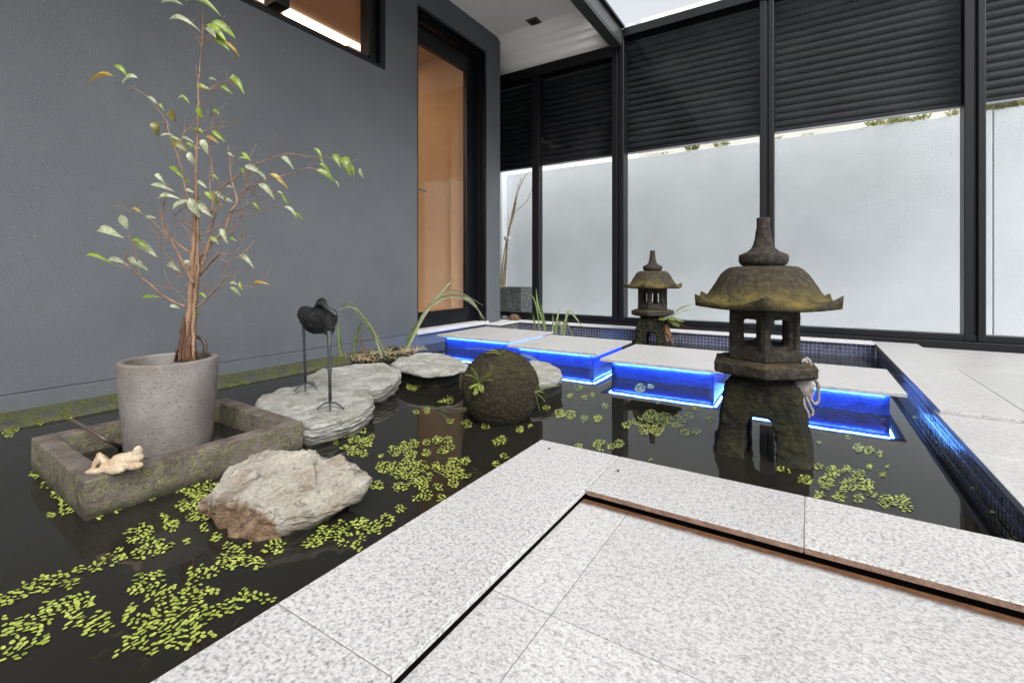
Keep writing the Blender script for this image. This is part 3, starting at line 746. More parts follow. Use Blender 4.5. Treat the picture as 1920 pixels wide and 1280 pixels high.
def base_bm(rough, arch=True):
    bm = bmesh.new()
    prof = [(-.30, .170), (-.13, .141), (-.02, .121), (.06, .110), (.105, .103), (.122, .090), (.130, .06)]
    rings = []
    for z, hwid in prof:
        ring = []
        for k in range(32):
            a = 2 * math.pi * k / 32; c, s = math.cos(a), math.sin(a); q = (abs(c) ** 7 + abs(s) ** 7) ** (-1 / 7)
            ring.append(bm.verts.new((hwid * q * c, hwid * q * s, z)))
        rings.append(ring)
    for r0, r1 in zip(rings, rings[1:]):
        for k in range(32): bm.faces.new((r0[k], r0[(k + 1) % 32], r1[(k + 1) % 32], r1[k]))
    bm.faces.new(rings[0][::-1]); bm.faces.new(rings[-1])
    cut = []
    for ax in (0, 1):
        c = bmesh.new(); k_ = .80 if ax == 0 else .62; pts = [(x * k_, z) for x, z in ((-.056, -.4), (.056, -.4), (.054, -.06), (.050, -.01), (.036, .016), (.012, .026), (-.014, .026), (-.038, .014), (-.050, -.012), (-.054, -.06))]
        f0 = [c.verts.new((x, -.4, z)) for x, z in pts]; f1 = [c.verts.new((x, .4, z)) for x, z in pts]
        for i in range(len(pts)): c.faces.new((f0[i], f0[(i + 1) % len(pts)], f1[(i + 1) % len(pts)], f1[i]))
        c.faces.new(f0); c.faces.new(f1[::-1])
        if ax: bmesh.ops.rotate(c, verts=c.verts, cent=(0, 0, 0), matrix=Matrix.Rotation(math.pi / 2, 3, 'Z'))
        cut.append(c)
    return fuse(bm, .0055, rough, 38, 2, cut, 5)
def lantern(name, label, loc, off, base_rough, base_rot):
    t = thing(name, label, 'stone lantern', (loc[0], loc[1], 0), 'stone lanterns in the pond')
    mv = lambda b: (bmesh.ops.translate(b, verts=b.verts, vec=(loc[0], loc[1], 0)), b)[1]
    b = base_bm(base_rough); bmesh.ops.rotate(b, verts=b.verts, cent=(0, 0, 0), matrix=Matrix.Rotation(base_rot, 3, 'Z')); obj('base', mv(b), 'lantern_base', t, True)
    p = hexprism([(.07, .118), (.084, .124), (.098, .132), (.140, .141), (.157, .146), (.160, .150), (.160, .176), (.157, .1795), (.139, .180), (.137, .186), (.11, .1865)], off)
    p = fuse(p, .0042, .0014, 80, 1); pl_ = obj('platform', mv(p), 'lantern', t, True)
    at = pl_.data.attributes.new('moss', 'FLOAT', 'POINT')
    for k, v in enumerate(pl_.data.vertices): at.data[k].value = .35 if v.normal.z > .5 else 0.0
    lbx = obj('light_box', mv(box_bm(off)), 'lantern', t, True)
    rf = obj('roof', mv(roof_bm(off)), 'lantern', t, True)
    at = rf.data.attributes.new('moss', 'FLOAT', 'POINT')
    for k, v in enumerate(rf.data.vertices):
        r_ = math.hypot(v.co.x, v.co.y); at.data[k].value = .12 if v.co.z < .3475 else min(1.0, max(.16, (r_ - .135) / .035)) * (1 if r_ < .20 else .7)
    fp = [(.030, .472), (.055, .474), (.066, .482), (.0705, .492), (.0705, .506), (.069, .511), (.060, .515), (.046, .521), (.0335, .532), (.027, .546), (.0228, .566), (.0212, .585), (.0195, .597), (.0192, .627), (.017, .6285)]
    f = bmesh.new(); addlathe(f, fp, (0, 0), 40)
    for v in f.verts: v.co += Vector((v.co.x, v.co.y, 0)).normalized() * .0016 * mn.fractal(v.co * 80, .8, 2, 3)
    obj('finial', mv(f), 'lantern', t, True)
    return t
LB = (-.12, 1.68)
toward = math.atan2(-LB[1], -LB[0])
lantern('stone_lantern', 'large mossy stone lantern in the foreground water with a crab hung on it', LB, toward + R(2), .0055, 0)
LS = py(1223.5, 600, 3.56)
lantern('stone_lantern', 'smaller looking stone lantern at the back of the pond with ferns on its base', (LS.x, LS.y), math.atan2(-LS.y, -LS.x) + R(-14), .012, R(10))

# ================================================================== STONES IN THE WATER
def resample(poly, n, c):
    """closed outline -> n points at equal angles' worth of arc length"""
    P = [Vector(p) for p in poly]; L = [0]
    for i in range(len(P)): L.append(L[-1] + (P[(i + 1) % len(P)] - P[i]).length)
    out = []
    for k in range(n):
        s = L[-1] * k / n; i = max(j for j in range(len(P)) if L[j] <= s + 1e-9)
        t = (s - L[i]) / max(1e-9, L[i + 1] - L[i]); out.append(P[i].lerp(P[(i + 1) % len(P)], t))
    for _ in range(1):
        out = [out[i] * .5 + (out[i - 1] + out[(i + 1) % n]) * .25 for i in range(n)]
    return out
def terr(v, step):
    f = math.floor(v / step); r = v / step - f
    return (f + min(1, max(0, (r - .5) * 7 + .5)) * .85 + r * .15) * step
def crack(p, segs, wd, deep, step):
    """split lines in cleaved stone: a narrow cleft with the far side left a little higher"""
    h = 0
    for a, b in segs:
        t = Vector((b.x - a.x, b.y - a.y, 0)); L = t.length; t /= L; nn = Vector((-t.y, t.x, 0))
        if nn.dot(fwd_) < 0: nn = -nn
        q = Vector((p.x - a.x, p.y - a.y, 0)); u = q.dot(t) / L; s_ = q.dot(nn) + .010 * mn.fractal(Vector((p.x * 30, p.y * 30, a.x * 50)), 1, 2, 4)
        f = min(1, max(0, u * 4)) * min(1, max(0, (1 - u) * 4))
        if f > 0:
            h -= deep * f * math.exp(-(s_ / wd) ** 2)
            if s_ > 0: h += step * f * math.exp(-s_ / .035)
    return h
fwd_ = Vector((-sn, cs, 0))
def slab_rock(name, label, pix, zt, thick, seed, under=.86, mat='slate', zb=None, tilt=(0, 0), cracks=()):
    cracks = [(pz(*a, zt), pz(*b, zt)) for a, b in cracks]
    n = 330; pts = [pz(u, v, zt - .006) for u, v in pix]
    out = resample(pts, n, None); c = sum(out, Vector()) / n
    bm = bmesh.new(); off = Vector((seed * 13.1, seed * 7.7, 0)); rings = []
    def h(p): 
        q = p * 1.0 + off
        a = mn.fractal(Vector((q.x * 4 + q.y * 3, q.y * 11 - q.x * 3, 0)), 1.0, 2, 5) * .009 + mn.noise(Vector((q.x * 3, q.y * 4, 5))) * .004
        return terr(a, .0052) + mn.fractal(Vector((q.x * 30, q.y * 60, 2)), 1, 2, 4) * .0012 + (p.x - c.x) * tilt[0] + (p.y - c.y) * tilt[1] + crack(p, cracks, .0045, .007, .005)
    for s in [.02 + .95 * (k / 63) ** .8 for k in range(64)] + [.985]:
        ring = []
        for p in out:
            q = c + (p - c) * s; e = max(0, s - .88) / .12
            ring.append(bm.verts.new((q.x, q.y, zt + h(q) - .010 * e * e)))
        rings.append(ring)
    m = 16; zbot = zt - thick
    for k in range(m + 1):
        t = k / m; ring = []
        for i, p in enumerate(out):
            j = mn.noise(Vector((p.x * 20, p.y * 20, t * 14 + seed))) * .014 + mn.noise(Vector((seed, 0, terr(t, .18) * 40))) * .009
            s = (1.0 - (1 - under) * max(0, t - .25) ** 1.0 * (1 / .75)) ; q = c + (p - c) * s + (p - c).normalized() * j * (.3 + t)
            ring.append(bm.verts.new((q.x, q.y, zt + h(c + (p - c)) * (1 - t) - .012 - (thick - .012) * t)))
        rings.append(ring)
    for r0, r1 in zip(rings, rings[1:]):
        for i in range(n): bm.faces.new((r0[i], r0[(i + 1) % n], r1[(i + 1) % n], r1[i]))
    bm.faces.new(rings[0]); bm.faces.new(rings[-1][::-1])
    o = obj(name, bm, mat, None, False)
    return tag(o, label, 'rock', 'flat slate stones across the pond')
slab_rock('flat_rock', 'pale flat slate stone under the iron bird, beside the concrete trough', [(478, 757), (490, 741), (522, 728), (560, 722), (597, 719), (630, 717), (655, 729), (680, 733), (697, 740), (701, 748), (697, 760), (675, 775), (630, 789), (585, 800), (545, 795), (500, 785)], -.022, .10, 1, .93, tilt=(0, .02), cracks=(((515, 745), (600, 735)), ((560, 772), (662, 745)), ((603, 757), (668, 742)), ((498, 762), (585, 768)), ((540, 785), (640, 775))))
slab_rock('flat_rock', 'pale flat slate stone between the bird stone and the round slab', [(572, 707), (585, 703), (597, 693), (640, 687), (690, 681), (722, 680), (735, 687), (752, 692), (752, 703), (738, 717), (715, 727), (690, 730), (650, 726), (600, 720)], -.02, .085, 2, .88, cracks=(((598, 706), (690, 696)), ((635, 716), (742, 701)), ((690, 723), (746, 708)), ((650, 692), (720, 686))))
slab_rock('flat_rock', 'rounded thin slate slab left of the mossy ball, raised over shadowed water', [(733, 682), (748, 670), (780, 664), (820, 662), (845, 667), (865, 676), (878, 684), (870, 692), (850, 699), (820, 702), (790, 701), (765, 696), (745, 690)], -.012, .034, 3, .80, cracks=(((755, 688), (800, 680)), ((800, 696), (856, 688)), ((785, 672), (835, 668)), ((745, 678), (780, 673))))
slab_rock('flat_rock', 'flat slate stone half hidden behind the mossy ball', [(960, 700), (975, 682), (1000, 676), (1030, 680), (1050, 692), (1055, 703), (1045, 713), (1020, 718), (985, 722), (960, 715)], -.012, .045, 4, .85, cracks=(((985, 690), (1038, 700)), ((1000, 711), (1048, 705))))
# pedestal blocks that carry the raised slabs
c3 = pz(805, 683, -.012)
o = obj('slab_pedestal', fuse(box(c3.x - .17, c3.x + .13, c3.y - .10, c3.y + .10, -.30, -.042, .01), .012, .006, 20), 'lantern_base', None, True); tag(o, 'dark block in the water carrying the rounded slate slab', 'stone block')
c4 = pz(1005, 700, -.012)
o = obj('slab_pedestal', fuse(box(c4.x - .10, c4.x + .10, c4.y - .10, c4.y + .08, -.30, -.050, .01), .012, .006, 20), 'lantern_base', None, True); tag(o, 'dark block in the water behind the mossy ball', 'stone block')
# big boulder in front of the trough
def boulder():
    n = 150
    top = [(404, 925, -.040), (425, 905, -.022), (449, 872, -.002), (482, 862, .004), (521, 845, .014), (550, 846, .013), (576, 844, .012), (622, 848, .002), (650, 858, -.004), (681, 871, -.014), (700, 884, -.030), (692, 896, -.038), (672, 912, -.042), (640, 936, -.050), (600, 955, -.054), (552, 962, -.050), (512, 960, -.044), (486, 946, -.036), (455, 931, -.032), (425, 935, -.040)]
    base = [(383, 950), (384, 966), (401, 987), (427, 1003), (449, 1018), (482, 1022), (515, 1014), (548, 1005), (592, 991), (622, 972), (640, 948), (650, 925), (640, 905), (600, 885), (540, 880), (480, 890), (430, 905), (400, 925)]
    T = [pz(u, v, z) for u, v, z in top]; Bp = [pz(u, v, -.104) for u, v in base]
    c = sum(T, Vector()) / len(T)
    def by_angle(P):
        P = resample(P, 400, None); cc = Vector((c.x, c.y, 0)); res = []
        for k in range(n):
            a = 2 * math.pi * k / n; best = min(P, key=lambda p: abs((math.atan2(p.y - cc.y, p.x - cc.x) - a + math.pi) % (2 * math.pi) - math.pi)); res.append(best)
        return [res[i] * .5 + (res[i - 1] + res[(i + 1) % n]) * .25 for i in range(n)]
    TA, BA = by_angle(T), by_angle(Bp); bm = bmesh.new(); rings = []
    rz = bm.verts.layers.float.new('brown_mask')
    sr = random.Random(4); seeds = []
    for _ in range(34): seeds.append((Vector((c.x + sr.uniform(-.2, .2), c.y + sr.uniform(-.25, .25), sr.uniform(-.09, .02))), sr.uniform(-.011, .011), Vector((sr.uniform(-.30, .30), sr.uniform(-.16, .16), 0))))
    def crag(p, k): 
        q = Vector((p.x * 13 - p.y * 2, p.y * 4.5 + p.x * 2, p.z * 20))
        wq = p + Vector((mn.noise(p * 12), mn.noise(p * 12 + Vector((5, 5, 5))), 0)) * .02
        best = min(seeds, key=lambda sd: ((wq.x - sd[0].x) * 1.9) ** 2 + (wq.y - sd[0].y) ** 2 + ((wq.z - sd[0].z) * 1.5) ** 2)
        fac = max(-.014, min(.014, 1.25 * best[1] + (p - best[0]).dot(best[2]))) * (1 if p.z > -.05 else max(.25, 1 - (-.05 - p.z) * 15))
        a = mn.fractal(q, 1.0, 2.1, 5) * .015 + fac; f = math.floor(a / .0075); r_ = a / .0075 - f
        return (f + r_ * .4 + .6 * min(1, max(0, (r_ - .5) * 3.5 + .5))) * .0075 + mn.fractal(Vector((p.x * 70, p.y * 28, p.z * 80)), .75, 2, 5) * .0034
    ctop = c + Vector((0, 0, .004))
    for s in (.03, .1, .18, .26, .34, .42, .5, .58, .66, .74, .81, .87, .92, .96, 1.0):
        rings.append([bm.verts.new(ctop.lerp(p, s) + Vector((0, 0, .010 * (1 - s * s)))) for p in TA])
    for t in (.06, .13, .2, .28, .36, .44, .52, .6, .68, .76, .84, .92, 1.0):
        ring = []
        for a, b in zip(TA, BA):
            p = a.lerp(b, t); bul = math.sin(t * math.pi) * .012; d = Vector((p.x - c.x, p.y - c.y, 0)).normalized(); ring.append(bm.verts.new(p + d * bul))
        rings.append(ring)
    low = [bm.verts.new((v.co.x, v.co.y, -.2)) for v in rings[-1]]; rings.append(low)
    for r0, r1 in zip(rings, rings[1:]):
        for i in range(n): bm.faces.new((r0[i], r0[(i + 1) % n], r1[(i + 1) % n], r1[i]))
    bm.faces.new(rings[0]); bm.faces.new(rings[-1][::-1])
    bmesh.ops.subdivide_edges(bm, edges=bm.edges, cuts=2, use_grid_fill=True)
    bm.normal_update()
    pa = pz(420, 960, -.06)
    bcr = [(pz(*a, -.01), pz(*b, -.01)) for a, b in (((570, 884), (668, 861)), ((610, 922), (688, 899)), ((592, 936), (640, 906)), ((500, 958), (585, 946)), ((560, 968), (628, 944)), ((458, 926), (512, 903)), ((470, 903), (520, 868)), ((500, 862), (548, 851)), ((540, 915), (600, 893)), ((620, 870), (690, 880)))]
    mvs = []
    for v in bm.verts:
        mvs.append((v, v.co + v.normal * crag(v.co, 0)))
    # the broken brown corner: a facet on the near-left side
    q0, q1, q2 = pz(395, 945, -.06), pz(470, 945, -.05), pz(545, 985, -.09)
    for v, cnew in mvs:
        v.co = cnew
        if v.normal.z > .3: v.co.z += crack(v.co, bcr, .0048, .013, .011)
        dep = depth(v.co); uu = CX + FPX * (cs * v.co.x + sn * v.co.y) / dep; vv = CY + FPX * (HC - v.co.z) / dep
        if vv > 925 and uu < 535:
            lim = 932 + max(0, uu - 452) * .62 + (452 - uu) * .10 * (uu < 452)
            e = (vv - lim + 14 * mn.fractal(v.co * 40, .9, 2, 4)) / 14 - max(0, uu - 515) / 6
            v[rz] = min(1, max(0, e))
    return tag(obj('boulder', bm, 'boulder', None, False), 'large buff boulder with a rusty broken corner, in front of the concrete trough', 'rock')
boulder()
# mossy ball
bc = Vector((-.997, 1.50, .012)); bm = bmesh.new(); bmesh.ops.create_icosphere(bm, subdivisions=6, radius=.149)
for v in bm.verts: v.co = v.co * (1 + .020 * mn.noise(v.co * 9) + .020 * mn.fractal(v.co * 90, .7, 2, 5)) + bc
tag(obj('stone_ball', bm, 'ball', None, True), 'large brown mossy stone ball standing in the middle of the pond', 'stone ball')

# ================================================================== TROUGH, POT
ZT = -.010
tx0, tx1, ty0, ty1 = -1.845, -1.345, .385, .905
def trough_bm():
    bm = bmesh.new(); w_ = .047
    def loop(i, z): return [bm.verts.new(p + (z,)) for p in ((tx0 + i, ty0 + i), (tx1 - i, ty0 + i), (tx1 - i, ty1 - i), (tx0 + i, ty1 - i))]
    L = [loop(0, -.30), loop(0, ZT), loop(w_, ZT), loop(w_ + .003, -.112)]
    for a, b in zip(L, L[1:]):
        for k in range(4): bm.faces.new((a[k], a[(k + 1) % 4], b[(k + 1) % 4], b[k]))
    bm.faces.new(L[0][::-1]); bm.faces.new(L[-1])
    es = [e for e in bm.edges if max(v.co.z for v in e.verts) > ZT - .001]
    bmesh.ops.bevel(bm, geom=es, offset=.005, segments=2, affect='EDGES', profile=.6)
    bmesh.ops.subdivide_edges(bm, edges=[e for e in bm.edges if e.calc_length() > .03], cuts=26, use_grid_fill=True)
    bm.normal_update()
    for v in bm.verts: v.co += v.normal * .0012 * mn.fractal(v.co * 40, .8, 2, 4)
    return bm
tr = trough_bm()
bmesh.ops.rotate(tr, verts=tr.verts, cent=((tx0 + tx1) / 2, (ty0 + ty1) / 2, 0), matrix=Matrix.Rotation(R(-2.5), 3, 'Z'))
trough = tag(obj('trough', tr, 'trough', None, False), 'square weathered concrete trough at the left holding the tree pot', 'trough')
vs_ = bmesh.new(); vs_.faces.new([vs_.verts.new(p) for p in ((tx0 + .06, ty0 + .06, -.072), (tx1 - .06, ty0 + .06, -.072), (tx1 - .06, ty1 - .06, -.072), (tx0 + .06, ty1 - .06, -.072))])
obj('still_water', vs_, 'water', trough)
PC = (-1.66, .66)
pot = thing('plant_pot', 'round porous grey concrete pot standing in the trough', 'pot', (PC[0], PC[1], -.09))
bm = bmesh.new(); zr = .192
prof = [(.08, -.096), (.100, -.094), (.108, -.085), (.112, -.06), (.119, .03), (.125, .12), (.1275, zr - .006), (.126, zr), (.109, zr), (.1075, zr - .006), (.105, .12), (.102, .09)]
addlathe(bm, prof, PC, 72); o = obj('body', bm, 'pot', pot, True)
bm = bmesh.new(); addlathe(bm, [(.105, .128), (.07, .134), (.03, .142), (.004, .143)], PC, 36)
for v in bm.verts: v.co.z += .006 * mn.noise(v.co * 40)
obj('soil', bm, 'soil', pot, True)
# pipes
bm = bmesh.new(); addtube(bm, spline([pz(133, 787, .004), pz(160, 800, .008), pz(195, 822, -.012), pz(222, 836, -.055), pz(226, 842, -.10)], 5), .0052, 8)
tag(obj('water_pipe', bm, 'hose', None, True), 'thin brown pipe lying over the back left edge of the trough', 'pipe')
bm = bmesh.new(); d_ = depth((*PC, 0)) + .05
addtube(bm, spline([pd(384, 664, d_), pd(384, 645, d_), pd(376, 634, d_), pd(364, 632, d_), pd(352, 640, d_), pd(348, 668, d_)], 5), .0058, 8)
tag(obj('water_pipe', bm, 'hose', None, True), 'brown pipe bending up inside the concrete pot beside the trunk', 'pipe')

# ================================================================== TREE
DT = depth((*PC, 0)); PXM = FPX / DT
tree = thing('potted_tree', 'sparse potted fig tree with bare twigs and windblown leaves', 'tree', (PC[0], PC[1], .13))
def branch(pts, r0, r1, name='branch', mat='bark', dz=(0, 0), seg=7, wob=.0):
    k = len(pts); p3 = []
    for i, (u, v) in enumerate(pts):
        t = i / (k - 1); p3.append(pd(u, v, DT + dz[0] + (dz[1] - dz[0]) * t))
    p3 = spline(p3, 6)
    if wob: p3 = [p + Vector((mn.noise(p * 50 + Vector((3, 0, 0))), mn.noise(p * 50), 0)) * wob for p in p3]
    k3 = len(p3) - 1; rr = [r1 + (r0 - r1) * (1 - i / k3) ** (1.7 if name == 'trunk' else 1.0) for i in range(k3 + 1)]
    bm = bmesh.new(); addtube(bm, p3, rr, seg); return obj(name, bm, mat, tree, True)
branch([(352, 680), (353, 620), (357, 560), (361, 500), (364, 440), (366, 395), (367, 350), (368, 300), (371, 240), (372, 180), (374, 130), (378, 90), (380, 50), (379, 18)], .0105, .0014, 'trunk', wob=.003)
branch([(360, 680), (364, 600), (369, 530), (375, 495), (390, 457), (400, 415), (415, 382)], .0085, .002, 'stem', dz=(-.01, .05), wob=.003)
branch([(345, 682), (350, 600), (361, 540), (370, 470), (371, 420), (372, 392)], .0070, .003, 'stem', dz=(.015, -.01), wob=.003)
branch([(364, 680), (362, 620), (366, 560), (371, 510), (373, 470)], .0055, .003, 'stem', dz=(-.018, -.012), wob=.003)
q = random.Random(3)
for i in range(22):
    u0 = q.uniform(324, 372); u1 = 352 + (u0 - 350) * .35 + q.uniform(-8, 8); v1 = q.uniform(570, 640)
    branch([(u0, 678), ((u0 + u1) / 2 + q.uniform(-6, 6), (678 + v1) / 2), (u1, v1)], q.uniform(.002, .0042), .0012, 'aerial_root', 'root', dz=(q.uniform(-.05, .04), q.uniform(-.012, .01)), seg=5, wob=.006)
for pts, r0, r1, dz in (
    ([(347, 575), (310, 557), (280, 532), (262, 517), (248, 506), (234, 492), (237, 473)], .0036, .0012, (0, -.06)),
    ([(262, 517), (258, 490), (252, 460), (240, 442)], .0016, .0008, (-.04, -.05)),
    ([(362, 532), (340, 487), (315, 440), (305, 418), (299, 397)], .0044, .0020, (-.01, -.05)),
    ([(305, 418), (306, 400), (309, 378)], .0016, .001, (-.04, -.05)),
    ([(360, 477), (335, 458), (315, 442), (281, 410)], .0034, .0014, (0, .04)),
    ([(281, 410), (262, 398), (245, 400)], .0010, .0006, (.04, .05)),
    ([(375, 515), (392, 495), (412, 474)], .0040, .0030, (0, -.05)),
    ([(412, 474), (440, 480), (462, 488)], .0010, .0006, (-.05, -.06)),
    ([(365, 580), (390, 557), (410, 535), (434, 510)], .0034, .0014, (0, -.05)),
    ([(410, 538), (430, 533), (455, 536), (476, 537), (503, 525)], .0014, .0006, (-.03, -.05)),
    ([(417, 527), (420, 500), (425, 490)], .0009, .0006, (-.03, -.05)),
    ([(378, 498), (395, 455), (419, 435), (431, 401), (444, 376), (436, 345), (433, 334), (431, 295), (427, 271)], .0050, .0012, (0, .09)),
    ([(444, 376), (452, 363), (475, 348), (512, 334), (556, 323), (581, 315), (606, 322)], .0026, .0010, (.06, .02)),
    ([(403, 359), (433, 340), (462, 318), (483, 306), (516, 295), (541, 288), (587, 295), (622, 297), (655, 312)], .0024, .0008, (.02, -.02)),
    ([(395, 400), (400, 380), (403, 359)], .003, .0024, (.01, .02)),
    ([(431, 401), (450, 393), (470, 383), (490, 379)], .0022, .0012, (.05, .0)),
    ([(440, 392), (490, 391), (528, 390)], .0013, .0008, (.05, .03)),
    ([(440, 378), (470, 368), (500, 362), (526, 358)], .0012, .0006, (.05, .06)),
    ([(366, 395), (352, 370), (343, 330), (335, 298), (317, 248), (314, 231), (299, 208), (275, 180), (242, 161)], .0032, .0008, (0, .05)),
    ([(378, 90), (368, 66), (352, 48)], .0012, .0006, (0, -.02)),
    ([(377, 100), (385, 80), (405, 68)], .0014, .0006, (0, .02)), ([(377, 96), (382, 72), (392, 50)], .0012, .0006, (0, -.02)),
    ([(371, 172), (390, 167), (412, 168)], .0014, .0007, (0, -.02)), ([(393, 166), (410, 157), (430, 150)], .001, .0006, (0, .02)),
    ([(372, 250), (390, 243), (412, 240), (452, 231)], .0016, .0008, (0, .05)),
    ([(395, 245), (398, 225), (401, 213)], .0010, .0007, (.01, .02)),
    ([(340, 300), (338, 275), (344, 252), (356, 240), (369, 246)], .0016, .0010, (-.02, 0)),
    ([(400, 340), (396, 300), (392, 270), (396, 258)], .0018, .0008, (.02, .04)),
    ([(396, 415), (398, 380), (394, 350), (393, 320), (396, 300)], .0020, .0010, (.02, .04)),
    ([(372, 440), (352, 420), (340, 418)], .0022, .0012, (0, -.04)),
    ([(361, 455), (350, 430), (330, 410), (340, 390)], .0012, .0006, (0, .04)),
    ([(372, 440), (400, 430), (425, 412), (446, 400)], .0018, .0008, (.01, .06)),
    ([(380, 455), (412, 453), (445, 449), (474, 441)], .0014, .0007, (0, .03)),
    ([(350, 505), (325, 490), (305, 470), (294, 460)], .0012, .0006, (0, .04)),
    ([(352, 500), (335, 520), (325, 505), (313, 495)], .0014, .0006, (-.02, -.04)),
    ([(355, 570), (340, 555), (322, 535), (304, 527)], .0010, .0006, (0, .05)),
    ([(280, 450), (300, 447), (315, 446)], .0006, .0008, (.03, 0)),
    ([(370, 560), (385, 545), (398, 533)], .0016, .0008, (.0, .03)),
    ([(356, 420), (350, 390), (345, 355), (342, 320)], .0018, .0008, (.02, .05)),
    ([(386, 470), (405, 455), (420, 440), (440, 432)], .0016, .0007, (.02, .05)),
    ([(419, 435), (432, 440), (442, 437)], .0010, .0006, (.03, .03)), ([(431, 401), (446, 408), (455, 398)], .0010, .0006, (.05, .02)),
    ([(462, 318), (458, 345), (463, 350)], .0010, .0006, (.0, .02)), ([(452, 363), (462, 340), (470, 316), (466, 300)], .0013, .0006, (.06, .03)),
    ([(372, 205), (366, 198)], .0010, .0006, (0, .01)), ([(398, 213), (392, 218)], .0006, .0005, (.02, .02)),
    ([(390, 430), (402, 410), (404, 395), (420, 372)], .0014, .0007, (.02, .05))):
    branch(pts, r0, r1, dz=dz, seg=6, wob=.0025)
tq = random.Random(5)
for o in [c_ for c_ in tree.children if c_.name.split('.')[0] in ('branch', 'stem', 'trunk')]:
    vv = [v.co for v in o.data.vertices]
    for _ in range(3 if o.name.startswith('branch') else 7):
        p = Vector(vv[tq.randrange(len(vv) // 3, len(vv))]) + Vector(tree.location)
        if p.z < .36: continue
        sgn = 1 if p.x * cs + p.y * sn > Vector((*PC, 0)).x * cs + PC[1] * sn else -1
        d = (Vector((cs, sn, 0)) * sgn * tq.uniform(-.2, 1) + Vector((-sn, cs, 0)) * tq.uniform(-.6, .6) + Vector((0, 0, 1)) * tq.uniform(-.1, 1)).normalized(); L = tq.uniform(.025, .085)
        bm = bmesh.new(); addtube(bm, spline([p, p + d * L * .5 + Vector((0, 0, tq.uniform(-.006, .006))), p + d * L + Vector((0, 0, tq.uniform(-.004, .012)))], 3), lerp_list(.0010, .0005, 7), 5); obj('twig', bm, 'bark', tree, True)
def leaf_mesh(name, mat, curve):
    bm = bmesh.new(); n = 8; rows = []
    for i in range(n + 1):
        t = i / n; wd = .5 * (math.sin(math.pi * min(1, t ** .8)) ** .8) * (1 - .35 * t) if 0 < i < n else .004
        z = curve * (t - t * t) * 1.0 - curve * .55 * t * t
        rows.append([bm.verts.new((t - .5, s * wd, z + abs(s) * wd * .28)) for s in (-1, 0, 1)])
    for a, b in zip(rows, rows[1:]):
        for k in range(2): bm.faces.new((a[k], a[k + 1], b[k + 1], b[k]))
    me = bpy.data.meshes.new(name); bm.to_mesh(me); bm.free(); me.materials.append(MAT[mat])
    for p in me.polygons: p.use_smooth = True
    return me
LM = {k: [leaf_mesh('leaf', m, c) for c in (.25, .5)] for k, m in (('g', 'leaf_green'), ('p', 'leaf_pale'), ('y', 'leaf_yellow'), ('d', 'leaf_olive'))}
